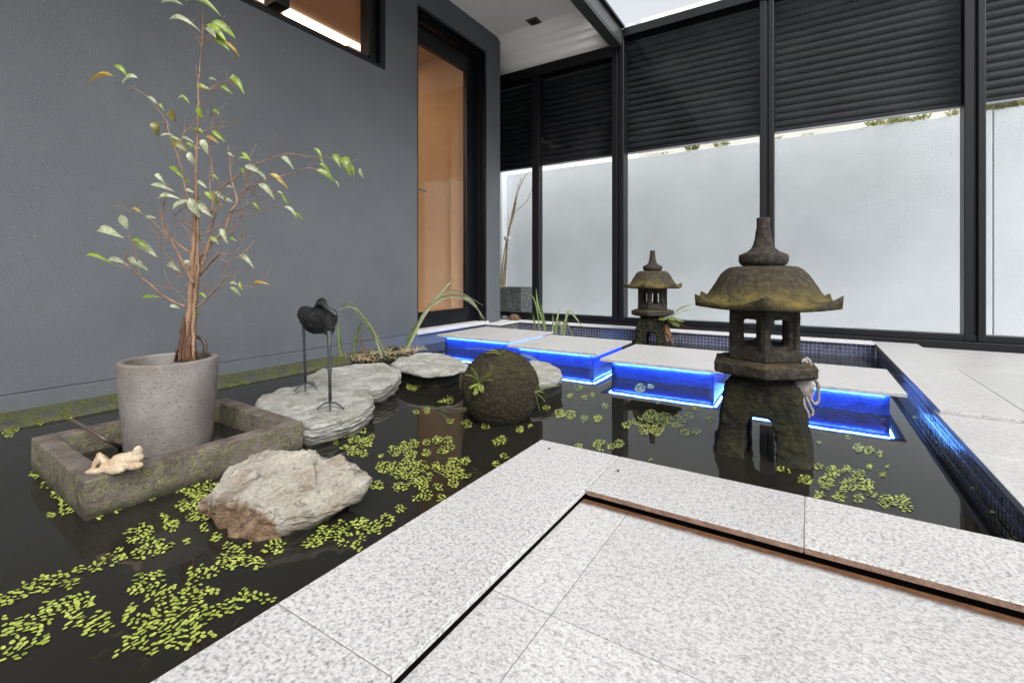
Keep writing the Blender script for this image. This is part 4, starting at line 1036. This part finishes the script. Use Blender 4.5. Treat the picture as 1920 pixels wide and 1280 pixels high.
LEAVES = ((187,146,48,175,.25,'y'),(240,150,34,170,.45,'p'),(228,133,30,35,.35,'g'),(286,188,20,35,.4,'p'),(303,200,14,50,.4,'g'),(325,217,24,70,.75,'d'),(293,241,24,75,.7,'d'),(345,185,22,25,.4,'g'),(338,183,12,160,.5,'p'),(376,212,20,80,.6,'g'),(405,210,16,30,.5,'g'),(380,164,20,10,.6,'g'),(388,166,10,20,.6,'p'),(425,168,22,30,.35,'g'),(398,149,18,10,.4,'p'),(445,158,36,40,.4,'g'),(440,148,20,30,.5,'p'),
 (378,8,58,8,.36,'g'),(322,5,40,5,.4,'p'),(345,42,46,8,.3,'p'),(405,60,44,35,.4,'g'),(415,80,36,40,.4,'g'),(420,55,40,30,.45,'g'),(436,92,30,40,.25,'y'),(395,60,30,40,.5,'p'),(330,262,20,15,.4,'g'),(313,254,20,-15,.4,'p'),(337,275,30,30,.6,'d'),(352,262,22,20,.3,'p'),(360,275,22,30,.3,'g'),(365,277,20,-5,.45,'p'),(384,275,26,70,.5,'p'),(398,262,26,25,.35,'y'),(410,255,28,40,.35,'g'),(372,245,16,20,.7,'g'),(360,298,24,70,.5,'p'),
 (330,322,34,35,.3,'g'),(300,334,22,45,.4,'p'),(305,352,36,12,.3,'p'),(315,370,34,-10,.35,'p'),(342,383,36,-35,.5,'p'),(365,390,36,65,.5,'p'),(385,393,34,45,.4,'p'),(398,372,30,45,.4,'g'),(415,368,30,38,.35,'p'),(378,345,20,35,.4,'p'),(402,332,14,20,.5,'g'),(432,290,12,30,.4,'p'),(462,293,18,40,.4,'g'),(460,299,22,-5,.3,'g'),(477,318,32,22,.35,'p'),(493,332,18,45,.4,'p'),(456,322,18,60,.25,'g'),(500,357,34,38,.35,'p'),
 (520,335,28,30,.4,'y'),(530,345,24,40,.3,'y'),(538,303,30,35,.35,'p'),(597,290,28,50,.3,'g'),(607,305,16,60,.3,'p'),(610,318,28,45,.35,'g'),(612,330,36,30,.4,'g'),(632,345,14,60,.25,'p'),(632,300,26,60,.5,'g'),(650,310,36,60,.5,'g'),(660,320,24,70,.35,'g'),(678,325,18,75,.4,'p'),(482,388,20,45,.25,'g'),(534,372,26,60,.2,'g'),(525,361,10,20,.5,'p'),(545,396,26,32,.35,'p'),(560,404,20,40,.3,'g'),(430,350,10,0,.6,'p'),
 (420,442,30,60,.35,'p'),(402,452,16,20,.6,'p'),(400,447,14,10,.4,'g'),(375,450,18,-20,.6,'p'),(437,449,14,15,.4,'g'),(462,488,34,32,.3,'p'),(438,531,12,10,.5,'p'),(440,545,18,45,.35,'g'),(452,537,16,70,.4,'g'),(444,547,22,50,.3,'p'),(488,532,28,-12,.3,'y'),(325,500,28,25,.4,'p'),(352,495,20,20,.6,'p'),(283,557,28,-5,.3,'g'),(287,537,18,50,.25,'g'),(328,575,16,20,.5,'p'),(370,585,12,70,.5,'g'),(380,553,16,30,.4,'g'),
 (256,393,16,20,.4,'y'),(281,408,16,-10,.5,'p'),(233,417,26,75,.55,'p'),(205,436,52,12,.35,'p'),(275,466,46,30,.4,'p'),(262,455,30,25,.3,'g'),(260,495,38,35,.35,'p'),(220,490,30,8,.4,'p'),(185,484,40,12,.2,'g'),(350,340,16,20,.4,'g'),(372,372,18,50,.4,'g'),(356,358,18,15,.4,'p'),(430,375,14,30,.4,'p'))
right = Vector((cs, sn, 0)); fwd = Vector((-sn, cs, 0)); upv = Vector((0, 0, 1))
q = random.Random(11)
for u, v, L, ang, wr, ty in LEAVES:
    dz = q.uniform(-.05, .05); d = DT + dz; ln = L / FPX * d * 1.12
    a = R(ang); ax = (right * math.cos(a) - upv * math.sin(a) + fwd * q.uniform(-.35, .35)).normalized()
    # the leaf faces up and partly towards the open court
    nr = (upv * q.uniform(.3, .9) - fwd * q.uniform(.5, 1.0) + right * q.uniform(-.3, .3)); nr = (nr - ax * nr.dot(ax)).normalized()
    sd = nr.cross(ax).normalized()
    M = Matrix((( ax.x, sd.x, nr.x), (ax.y, sd.y, nr.y), (ax.z, sd.z, nr.z))).to_4x4()
    o = link('leaf', LM[ty][q.randrange(2)], tree)
    o.matrix_local = Matrix.Translation(pd(u, v, d) - Vector(tree.location)) @ M @ Matrix.Diagonal((ln, ln * min(.9, wr * .98), ln, 1))

# ================================================================== REEDS, FERNS, CLUMP
def blade_bm(p3, wd, twist=0.0, droop=0):
    pts = spline(p3, 6); bm = bmesh.new(); rows = []; k = len(pts)
    for i, p in enumerate(pts):
        t = i / (k - 1); tg = (pts[min(i + 1, k - 1)] - pts[max(i - 1, 0)]).normalized()
        sd = tg.cross(fwd); sd = (sd.normalized() if sd.length > .05 else right)
        sd = (Matrix.Rotation(twist, 3, tg) @ sd); ww = wd * (.75 + .5 * math.sin(math.pi * min(1, t * 1.1)) * .5) * (1 - t ** 4) + .0004
        nn = sd.cross(tg) * ww * .5
        rows.append([bm.verts.new(p - sd * ww), bm.verts.new(p + nn), bm.verts.new(p + sd * ww)])
    for a, b in zip(rows, rows[1:]):
        for j in range(2): bm.faces.new((a[j], a[j + 1], b[j + 1], b[j]))
    return bm
def reed(label, base_uv, zb, blades, loc_d=None):
    b0 = pz(*base_uv, zb); t = thing('reed_plant', label, 'reeds', (b0.x, b0.y, zb), 'reeds in the pond'); d0 = loc_d or depth(b0)
    q = random.Random(len(blades))
    for pts, wpx, m in blades:
        dd = q.uniform(-.05, .05); k = len(pts); dl_ = q.uniform(-.08, .08)
        p3 = [pd(u, v, d0 + dd + dl_ * (i / (k - 1)) ** 2) for i, (u, v) in enumerate(pts)]
        obj('blade', blade_bm(p3, wpx / 2 / FPX * d0, q.uniform(-.5, .5)), m, t, True)
    return t
reed('green reed clump with cut and arching blades behind the iron bird', (700, 668), -.07, (
    ([(645, 682), (637, 648), (636, 610), (641, 577)], 7, 'reed'), ([(664, 676), (666, 640), (673, 615), (680, 602)], 5.5, 'reed'), ([(686, 680), (681, 655), (677, 640), (675, 618)], 3, 'reed_brown'),
    ([(726, 668), (712, 642), (695, 610), (675, 585), (655, 575), (627, 584)], 4.5, 'reed_pale'), ([(725, 664), (700, 617), (670, 577), (652, 561)], 4, 'reed_pale'), ([(712, 664), (705, 640), (695, 620), (680, 610)], 3, 'reed'),
    ([(727, 668), (705, 630), (665, 580), (640, 570), (610, 569)], 3.5, 'reed'), ([(716, 668), (708, 645), (700, 618)], 3.5, 'reed_pale')))
reed('tall arching reed in front of the glazed door', (761, 655), -.07, (
    ([(762, 656), (780, 617), (802, 580), (830, 545), (852, 522)], 7, 'reed_pale'), ([(761, 656), (778, 616), (802, 580), (830, 552), (855, 546), (880, 557), (906, 573)], 4.5, 'reed_pale'),
    ([(763, 656), (780, 620), (800, 582), (825, 561), (855, 555), (880, 565), (900, 585), (915, 612)], 6, 'reed_pale'), ([(760, 656), (775, 622), (797, 585), (830, 560), (870, 557), (892, 572), (905, 602)], 4, 'reed_pale'),
    ([(760, 657), (771, 628), (790, 597), (806, 574)], 7, 'reed')))
reed('short green reeds behind the first stepping slab', (1040, 622), -.05, (
    ([(1023, 624), (1015, 592), (1008, 568), (1005, 540)], 4.5, 'reed'), ([(1012, 624), (1008, 584), (1001, 560), (993, 549)], 2.5, 'reed'), ([(1025, 624), (1019, 592), (1015, 571)], 2.5, 'reed'), ([(1005, 622), (999, 587)], 3, 'reed'),
    ([(1041, 626), (1045, 596), (1051, 573)], 3.5, 'reed'), ([(1036, 624), (1037, 588)], 3, 'reed'), ([(1059, 626), (1062, 595), (1068, 583), (1080, 596), (1092, 613)], 5, 'reed_pale'), ([(1058, 629), (1050, 607), (1045, 602), (1039, 609), (1036, 622)], 3.5, 'reed_pale'),
    ([(1075, 629), (1064, 609), (1053, 602), (1047, 604)], 3.5, 'reed_pale'), ([(1043, 626), (1046, 610), (1049, 601)], 3.5, 'reed'), ([(1052, 627), (1056, 610), (1062, 594)], 4, 'reed')), 3.72)
# matted root clump at the wall under the reeds
cl = pz(728, 663, -.075)
bm = bmesh.new()
for k in range(16): addball(bm, (cl.x + q.uniform(-.12, .12), cl.y + q.uniform(-.30, .24), -.092 + q.uniform(-.01, .008)), (q.uniform(.04, .07), q.uniform(.05, .09), q.uniform(.015, .028)))
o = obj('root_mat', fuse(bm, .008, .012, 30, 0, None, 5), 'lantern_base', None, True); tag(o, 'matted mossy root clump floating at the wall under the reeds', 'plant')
bm = bmesh.new()
for k in range(110):
    p = Vector((cl.x + q.uniform(-.12, .12), cl.y + q.uniform(-.30, .26), -.075)); a = q.uniform(0, 6.28); L = q.uniform(.03, .10)
    addtube(bm, spline([p, p + Vector((math.cos(a) * L * .5, math.sin(a) * L * .5, q.uniform(.005, .03))), p + Vector((math.cos(a) * L, math.sin(a) * L, q.uniform(-.01, .01)))], 3), .0011, 4)
stuff(obj('dead_stems', bm, 'cane', o))
def frond(bm, base, tip, sag, wd, n=14):
    base, tip = Vector(base), Vector(tip); mid = base.lerp(tip, .5) + Vector((0, 0, sag)); pts = spline([base, mid, tip], n // 2)
    addtube(bm, pts, .0008, 4)
    for i, p in enumerate(pts[1:], 1):
        t = i / len(pts); tg = (pts[min(i + 1, len(pts) - 1)] - pts[i - 1]).normalized(); sd = tg.cross(upv)
        sd = sd.normalized() if sd.length > .05 else right
        L = wd * math.sin(math.pi * (.12 + .85 * t)) * q.uniform(.8, 1.15)
        for s in (-1, 1):
            d = (sd * s + tg * .45 + upv * -.12).normalized() * L; sdw = tg * L * .22
            v = [bm.verts.new(p), bm.verts.new(p + d * .5 - sdw), bm.verts.new(p + d), bm.verts.new(p + d * .5 + sdw)]; bm.faces.new(v)
def fern(label, base, tips, wd, mat='fern'):
    t = thing('fern', label, 'fern', base, 'small ferns on the stones')
    for tp, sag in tips:
        bm = bmesh.new(); frond(bm, base, tp, sag, wd); obj('frond', bm, mat, t)
    return t
def on_ball(u, v):
    d = ray(u, v); o = Vector((0, 0, HC)) - bc; a = d.dot(d); b = 2 * o.dot(d); c = o.dot(o) - .150 ** 2; disc = b * b - 4 * a * c
    t = (-b - math.sqrt(max(0, disc))) / (2 * a); return Vector((0, 0, HC)) + d * t
db = depth(bc)
bA = on_ball(899, 718)
fern('small fern growing on the left flank of the mossy ball', bA, [(pd(u, v, depth(bA) - o), s) for u, v, o, s in ((883, 688, .03, .01), (872, 702, .02, .01), (917, 703, .05, .008), (904, 735, .05, .004), (880, 727, .03, .002), (926, 712, .05, .006), (890, 740, .04, .002))], .013)
bB = on_ball(938, 665)
fern('tiny pale fern on the crown of the mossy ball', bB, [(pd(u, v, depth(bB)), s) for u, v, s in ((875, 654, .012), (921, 655, .006), (948, 656, .004), (912, 662, .005))], .010)
bC = pd(962, 668, db + .10)
fern('fern frond arching behind the top right of the mossy ball', bC, [(pd(1016, 679, db + .06), .012), (pd(1000, 668, db + .12), .008)], .017)
bD = on_ball(1003, 735)
fern('thin fern hanging from the right flank of the mossy ball', bD, [(pd(u, v, depth(bD)), s) for u, v, s in ((1050, 722, .006), (1020, 712, .008), (1022, 752, .004), (1012, 770, .002), (1018, 735, .004))], .010)
bE = Vector((LS.x + .12, LS.y - .02, .115)); dE = depth(bE)
fern('bright fern on the base of the back stone lantern', bE, [(pd(u, v, dE - o), s) for u, v, o, s in ((1306, 582, .05, .03), (1298, 570, .0, .03), (1272, 612, .15, .01), (1280, 603, .12, .02), (1262, 600, .12, .02), (1240, 600, .1, .02))], .04)
bm = bmesh.new(); t = bpy.data.objects.new('x', None)
bF = Vector((LS.x + .115, LS.y - .06, .09)); dF = depth(bF)
fern('brown withered fern hanging on the base of the back stone lantern', bF, [(pd(u, v, dF - o), s) for u, v, o, s in ((1294, 616, .0, .02), (1252, 640, .05, .0), (1262, 645, .05, .0), (1256, 628, .06, .0))], .025, 'reed_brown')

# ================================================================== IRON BIRD
ff, rf = pz(619, 765, -.020), pz(573, 727, -.006)
bird = thing('bird_sculpture', 'black iron wading bird sculpture standing on the flat slate', 'sculpture', (ff.x, ff.y, ff.z))
d1, d2 = depth(ff), depth(rf); dm = (d1 + d2) / 2
kx = dm / FPX
bm = bmesh.new()
C_ = pd(597, 600, dm)
axis = (pd(614, 606, d1 + .02) - pd(576, 598, d2 - .02)); rotm = axis.to_track_quat('X', 'Z').to_matrix()
addball(bm, C_, (.082, .056, .052), rotm, 24, 16)
addball(bm, pd(583, 595, dm + .03), (.048, .043, .040), rotm); addball(bm, pd(609, 597, dm - .03), (.044, .046, .046), rotm)
addball(bm, pd(572, 588, dm + .06), (.028, .028, .032), rotm); addball(bm, pd(617, 608, d1 + .02), (.022, .022, .04))
addtube(bm, [pd(597, 590, dm - .02), pd(599, 576, dm - .03), pd(602, 569, dm - .045)], [.028, .017, .016], 12)
addball(bm, pd(602.5, 567.5, dm - .05), (.019, .019, .018))
obj('body', fuse(bm, .0042, .0038, 60, 1, None, 4), 'iron', bird, True)
bm = bmesh.new(); hb = pd(604, 569, dm - .06); addtube(bm, [hb, pd(618, 580, dm - .09), pd(630.5, 590, dm - .115)], [.0105, .0075, .0055], 10); obj('bill', bm, 'iron_leg', bird, True)
for ft, tp, rr, toes in ((ff, pd(617, 620, d1 + .005), .0055, ((594, 767), (619, 771), (645, 766))), (rf, pd(569, 605, d2 - .01), .0048, ((552, 733), (572, 733), (594, 728)))):
    bm = bmesh.new(); ank = Vector((ft.x, ft.y, ft.z + .022)); kn = ank.lerp(Vector((tp.x, tp.y, tp.z)), .45)
    addtube(bm, [tp, tp.lerp(kn, .5), kn, ank], [rr * 1.6, rr * 1.1, rr, rr], 8); addball(bm, kn, (rr * 1.5,) * 3, None, 8, 6)
    lg = obj('leg', bm, 'iron_leg', bird, True)
    for u, v in toes:
        e = pz(u, v, ft.z + .001); bm = bmesh.new(); addtube(bm, spline([ank, ank.lerp(e, .5) + Vector((0, 0, .006)), e], 4), lerp_list(.004, .0026, 9), 6); obj('toe', bm, 'iron_leg', lg, True)

# ================================================================== FIGURINE on the trough, CRAB, TURTLES
d0 = depth(pz(215, 884, ZT)); k = d0 / FPX
F = lambda u, v, dd=0: pd(u, v, d0 + dd)
bm = bmesh.new()
al = (F(255, 862) - F(175, 872)).to_track_quat('X', 'Z').to_matrix()
addball(bm, F(229, 866, .01), (.030, .021, .021), al); addball(bm, F(246, 861, .012), (.020, .018, .019), al)
addball(bm, F(258, 848, .012), (.009, .011, .018), Matrix.Rotation(R(20), 3, 'Y')); addball(bm, F(257, 858, .012), (.014, .014, .013))
addball(bm, F(218, 881, -.012), (.026, .010, .009), al); addball(bm, F(250, 873, -.014), (.024, .008, .009), al)
addball(bm, F(186, 882, -.004), (.036, .009, .0075), al); addball(bm, F(200, 876, .0), (.016, .012, .012), al)
addtube(bm, [F(203, 872, .02), F(185, 853, .025), F(176, 873, .02)], [.0115, .0085, .006], 10)
addtube(bm, [F(203, 872, .012), F(190, 856, .012), F(172, 880, .006)], [.010, .009, .005], 10)
tag(obj('figurine', fuse(bm, .0026, .0012, 90, 3), 'figurine', None, True), 'pale clay frog figurine reclining on the trough corner', 'figurine')
# crab: shell, legs, claws, hooked over the lantern platform
dc = 1.40; G = lambda u, v, dd=0: pd(u, v, dc + dd)
crab = thing('crab_ornament', 'grey cast crab ornament hanging from the big lantern platform', 'ornament', G(1504, 728, .02))
bm = bmesh.new(); rc = Matrix.Rotation(R(25), 3, 'Y')
addball(bm, G(1503, 727), (.0225, .018, .030), None); addball(bm, G(1512, 727, .0), (.020, .017, .026)); addball(bm, G(1496, 731), (.012, .014, .020)); addball(bm, G(1518, 738), (.012, .012, .016))
obj('shell', fuse(bm, .003, .003, 60, 2), 'crab', crab, True)
for pts, r in ((((1500, 712), (1508, 698), (1513, 684), (1508, 674), (1503, 680)), (.0052, .0048, .0052, .0045, .003)), (((1508, 712), (1514, 700), (1520, 686), (1516, 674), (1509, 671)), (.0052, .0048, .0052, .0045, .003)),
               (((1514, 716), (1526, 711), (1534, 722), (1534, 742)), (.0045, .005, .0055, .003)), (((1517, 742), (1527, 757), (1535, 748), (1533, 730)), (.004, .0045, .0045, .003)),
               (((1495, 742), (1491, 752), (1484, 758), (1474, 760)), (.006, .0065, .005, .002)), (((1505, 744), (1508, 760), (1515, 775), (1516, 784)), (.005, .005, .0045, .002)), (((1511, 744), (1518, 760), (1524, 772), (1521, 780)), (.005, .0045, .004, .002))):
    p3 = spline([G(u, v, -.004) for u, v in pts], 4); n_ = len(p3); rr = [r[min(3 if len(r) == 4 else 4, int(i / (n_ - 1) * (len(r) - 1)))] for i in range(n_)]
    bm = bmesh.new(); addtube(bm, p3, rr, 8); obj('leg', bm, 'crab', crab, True)
for (u, v, sc, m, lab) in ((964, 599, .052, 'turtle', 'larger brown tortoise figurine on the back ledge by the house corner'), (946, 601, .036, 'turtle_grey', 'smaller grey tortoise figurine on the back ledge by the house corner')):
    c = pz(u, v, 0.0); c.y = min(c.y, 3.95); c = py(u, v, 3.93); c.z = 0; bm = bmesh.new()
    addball(bm, c + Vector((0, 0, sc * .38)), (sc * 1.1, sc, sc * .72)); addball(bm, c + Vector((sc * .25, -sc * .95, sc * .35)), (sc * .28, sc * .4, sc * .3))
    for sx, sy in ((-.8, -.5), (.85, -.5), (-.8, .6), (.85, .6)): addball(bm, c + Vector((sc * sx, sc * sy, sc * .18)), (sc * .3, sc * .35, sc * .2))
    tag(obj('tortoise_figurine', fuse(bm, sc * .06, sc * .06, 3 / sc, 1), m, None, True), lab, 'figurine', 'tortoise figurines on the ledge')
for u, v, lab in ((1030, 840.5, 'dark seed lying on the corner coping slab'), (1159, 881.5, 'dark seed lying on the coping slab right of the corner')):
    c = pz(u, v, 0.002); bm = bmesh.new(); addball(bm, c, (.0028, .0028, .0024), None, 10, 6); tag(obj('seed', bm, 'seed', None, True), lab, 'seed', 'seeds on the coping')

# ================================================================== FLOATING FERN
def clusters(txt, ox, oy):
    return [(ox + a / 2, oy + b / 2, r / 2) for a, b, r in (tuple(float(x) for x in c.split(',')) for c in txt.split())]
CL = clusters('30,960,40 90,930,40 160,910,40 230,890,35 270,910,30 300,860,25 360,850,25 410,820,30 450,800,30 500,730,35 540,710,35 560,770,45 520,800,30 610,770,35 640,760,20 700,750,15 20,1030,20 40,1085,40 100,1060,40 160,1040,40 190,1000,35 260,990,40 320,970,35 150,1110,35 60,1150,50 20,1185,25 120,1140,25 230,1090,25 290,1050,35 330,1080,30 380,1040,35 400,1070,25 340,1100,20 270,1030,20 540,900,40 590,890,35 510,930,30 580,950,45 640,950,50 700,940,45 760,940,35 800,940,20 740,870,40 790,870,30 850,830,40 880,790,30 860,770,20 920,820,30 960,830,30 930,770,15 1040,770,35 1000,780,20 620,1010,50 680,1020,50 740,1000,35 530,1060,45 580,1070,45 640,1090,40 700,1080,45 760,1040,35 820,1010,35 870,990,35 930,950,35 980,960,30 1020,970,15 560,1150,40 620,1120,35 680,1140,35 740,1110,30 790,1100,20 480,1130,35 430,1170,25 520,1110,30 480,1040,25 500,1000,20 640,690,30 620,660,20 700,620,40 740,590,40 760,640,40 740,560,40 800,540,30 700,560,25 770,700,20 810,735,20 670,560,15 720,660,25 570,590,12 440,635,12 370,655,15 340,660,8 130,500,20 170,540,20 210,575,22 240,600,22 270,625,22 240,635,20 190,650,15 1150,760,20 1180,750,30 1220,720,35 1280,700,35 1290,740,35 1350,680,30 1340,740,30 1400,700,35 1450,670,30 1500,630,20 1340,770,20 1420,540,20 1400,545,12 1280,350,20 1320,340,20 1360,335,15 1260,380,15 1330,370,25 1370,380,25 1390,360,15 1320,410,25 1360,420,20 1290,400,15 1480,410,25 1520,400,30 1550,385,20 1540,420,25 1430,430,10 1600,380,15 1640,370,20 1680,370,18 1600,420,18 1660,410,20 1690,400,15 1440,470,30 1480,480,35 1530,470,40 1580,470,30 1500,505,20 1550,510,30 1600,510,25 1640,470,25 1700,460,30 1750,450,20 1670,490,25 1720,500,25 1700,530,20 1760,510,15 1500,550,25 1520,545,15 1580,540,25 1640,550,20 1600,580,25 1560,590,15 1650,590,20 1700,540,15 1860,380,15 1880,370,20 1890,430,15 1860,460,15 1690,300,15 1560,265,12 1600,260,15 1680,220,20 1650,225,8 1750,310,20 1820,320,15 30,345,20 60,330,12 150,305,12 260,290,10 1550,165,25 1610,155,12', 0, 640)
CL += clusters('30,330,15 70,320,12 130,250,15 180,270,20 220,275,20 270,290,15 320,290,18 350,240,12 250,175,15 220,205,12 270,210,12 300,200,10 430,310,20 470,300,20 520,280,30 570,290,30 550,320,25 620,300,30 660,280,20 500,330,25 540,340,20 650,340,18 690,340,18 740,290,15 690,245,15 480,175,20 520,170,12 550,225,12 250,395,15 330,390,25 400,385,20 370,395,15 520,445,8 1010,480,15 1040,490,10 865,435,6 1100,520,25 1150,470,15 1200,490,30 1180,530,30 1250,480,20 1300,500,25 1260,540,35 1330,540,30 1230,580,25 1300,590,20 1400,600,30 1460,600,30 1480,625,20 1350,570,20 1150,575,20 1390,500,12 1340,470,12 1410,470,6 1300,400,20 1340,410,20 1380,420,15 1150,380,8 1260,360,10 1730,555,8 1800,640,8 1880,742,10 1600,383,8 1510,285,6', 960, 640)
q = random.Random(21); pts = []; cell = {}
for u, v, r in CL:
    c = pz(u, v, ZW); e = pz(u + r, v, ZW); f = pz(u, v - r * .8, ZW); ra, rb = (e - c), (f - c)
    area = abs(ra.x * rb.y - ra.y * rb.x) * math.pi
    for _ in range(max(6, int(area / 1.5e-5))):
        a, s = q.uniform(0, 6.283), math.sqrt(q.random()); p = c + ra * math.cos(a) * s + rb * math.sin(a) * s
        if mn.noise(Vector((p.x * 32, p.y * 32, 3))) < -.38 + .22 * (s > .88): continue
        key = (int(p.x / .0082), int(p.y / .0082)); ok = True
        for i in (-1, 0, 1):
            for j in (-1, 0, 1):
                for o in cell.get((key[0] + i, key[1] + j), ()):
                    if (o - p).length < .0064 + .003 * q.random() ** 3: ok = False
        if ok: cell.setdefault(key, []).append(p); pts.append(p)
bm = bmesh.new()
for p in pts:
    fl = mn.noise(Vector((p.x * 9, p.y * 9, 8))) * 3; a = fl + q.uniform(-.6, .6); L, W = q.uniform(.0031, .0060) , q.uniform(.0022, .0039); tx_, ty_ = q.uniform(-.22, .22), q.uniform(-.22, .22)
    ca, sa = math.cos(a), math.sin(a); tz = [q.uniform(.0010, .0032) for _ in range(8)]
    ring = []
    for k in range(8):
        t = 2 * math.pi * k / 8; x, y = L * math.cos(t), W * math.sin(t)
        ring.append(bm.verts.new((p.x + x * ca - y * sa, p.y + x * sa + y * ca, ZW + .0012 + tz[k] * .4 + max(-.0009, x * tx_ + y * ty_))))
    ctr = bm.verts.new((p.x, p.y, ZW + .0014))
    for k in range(8): bm.faces.new((ctr, ring[k], ring[(k + 1) % 8]))
stuff(tag(obj('floating_fern', bm, 'pad'), 'drifts of small lime green floating fern pads on the dark pond water', 'water plants'))
print('pads', len(pts))
for o in list(bpy.data.objects):
    if o.name not in S.collection.all_objects: bpy.data.objects.remove(o)
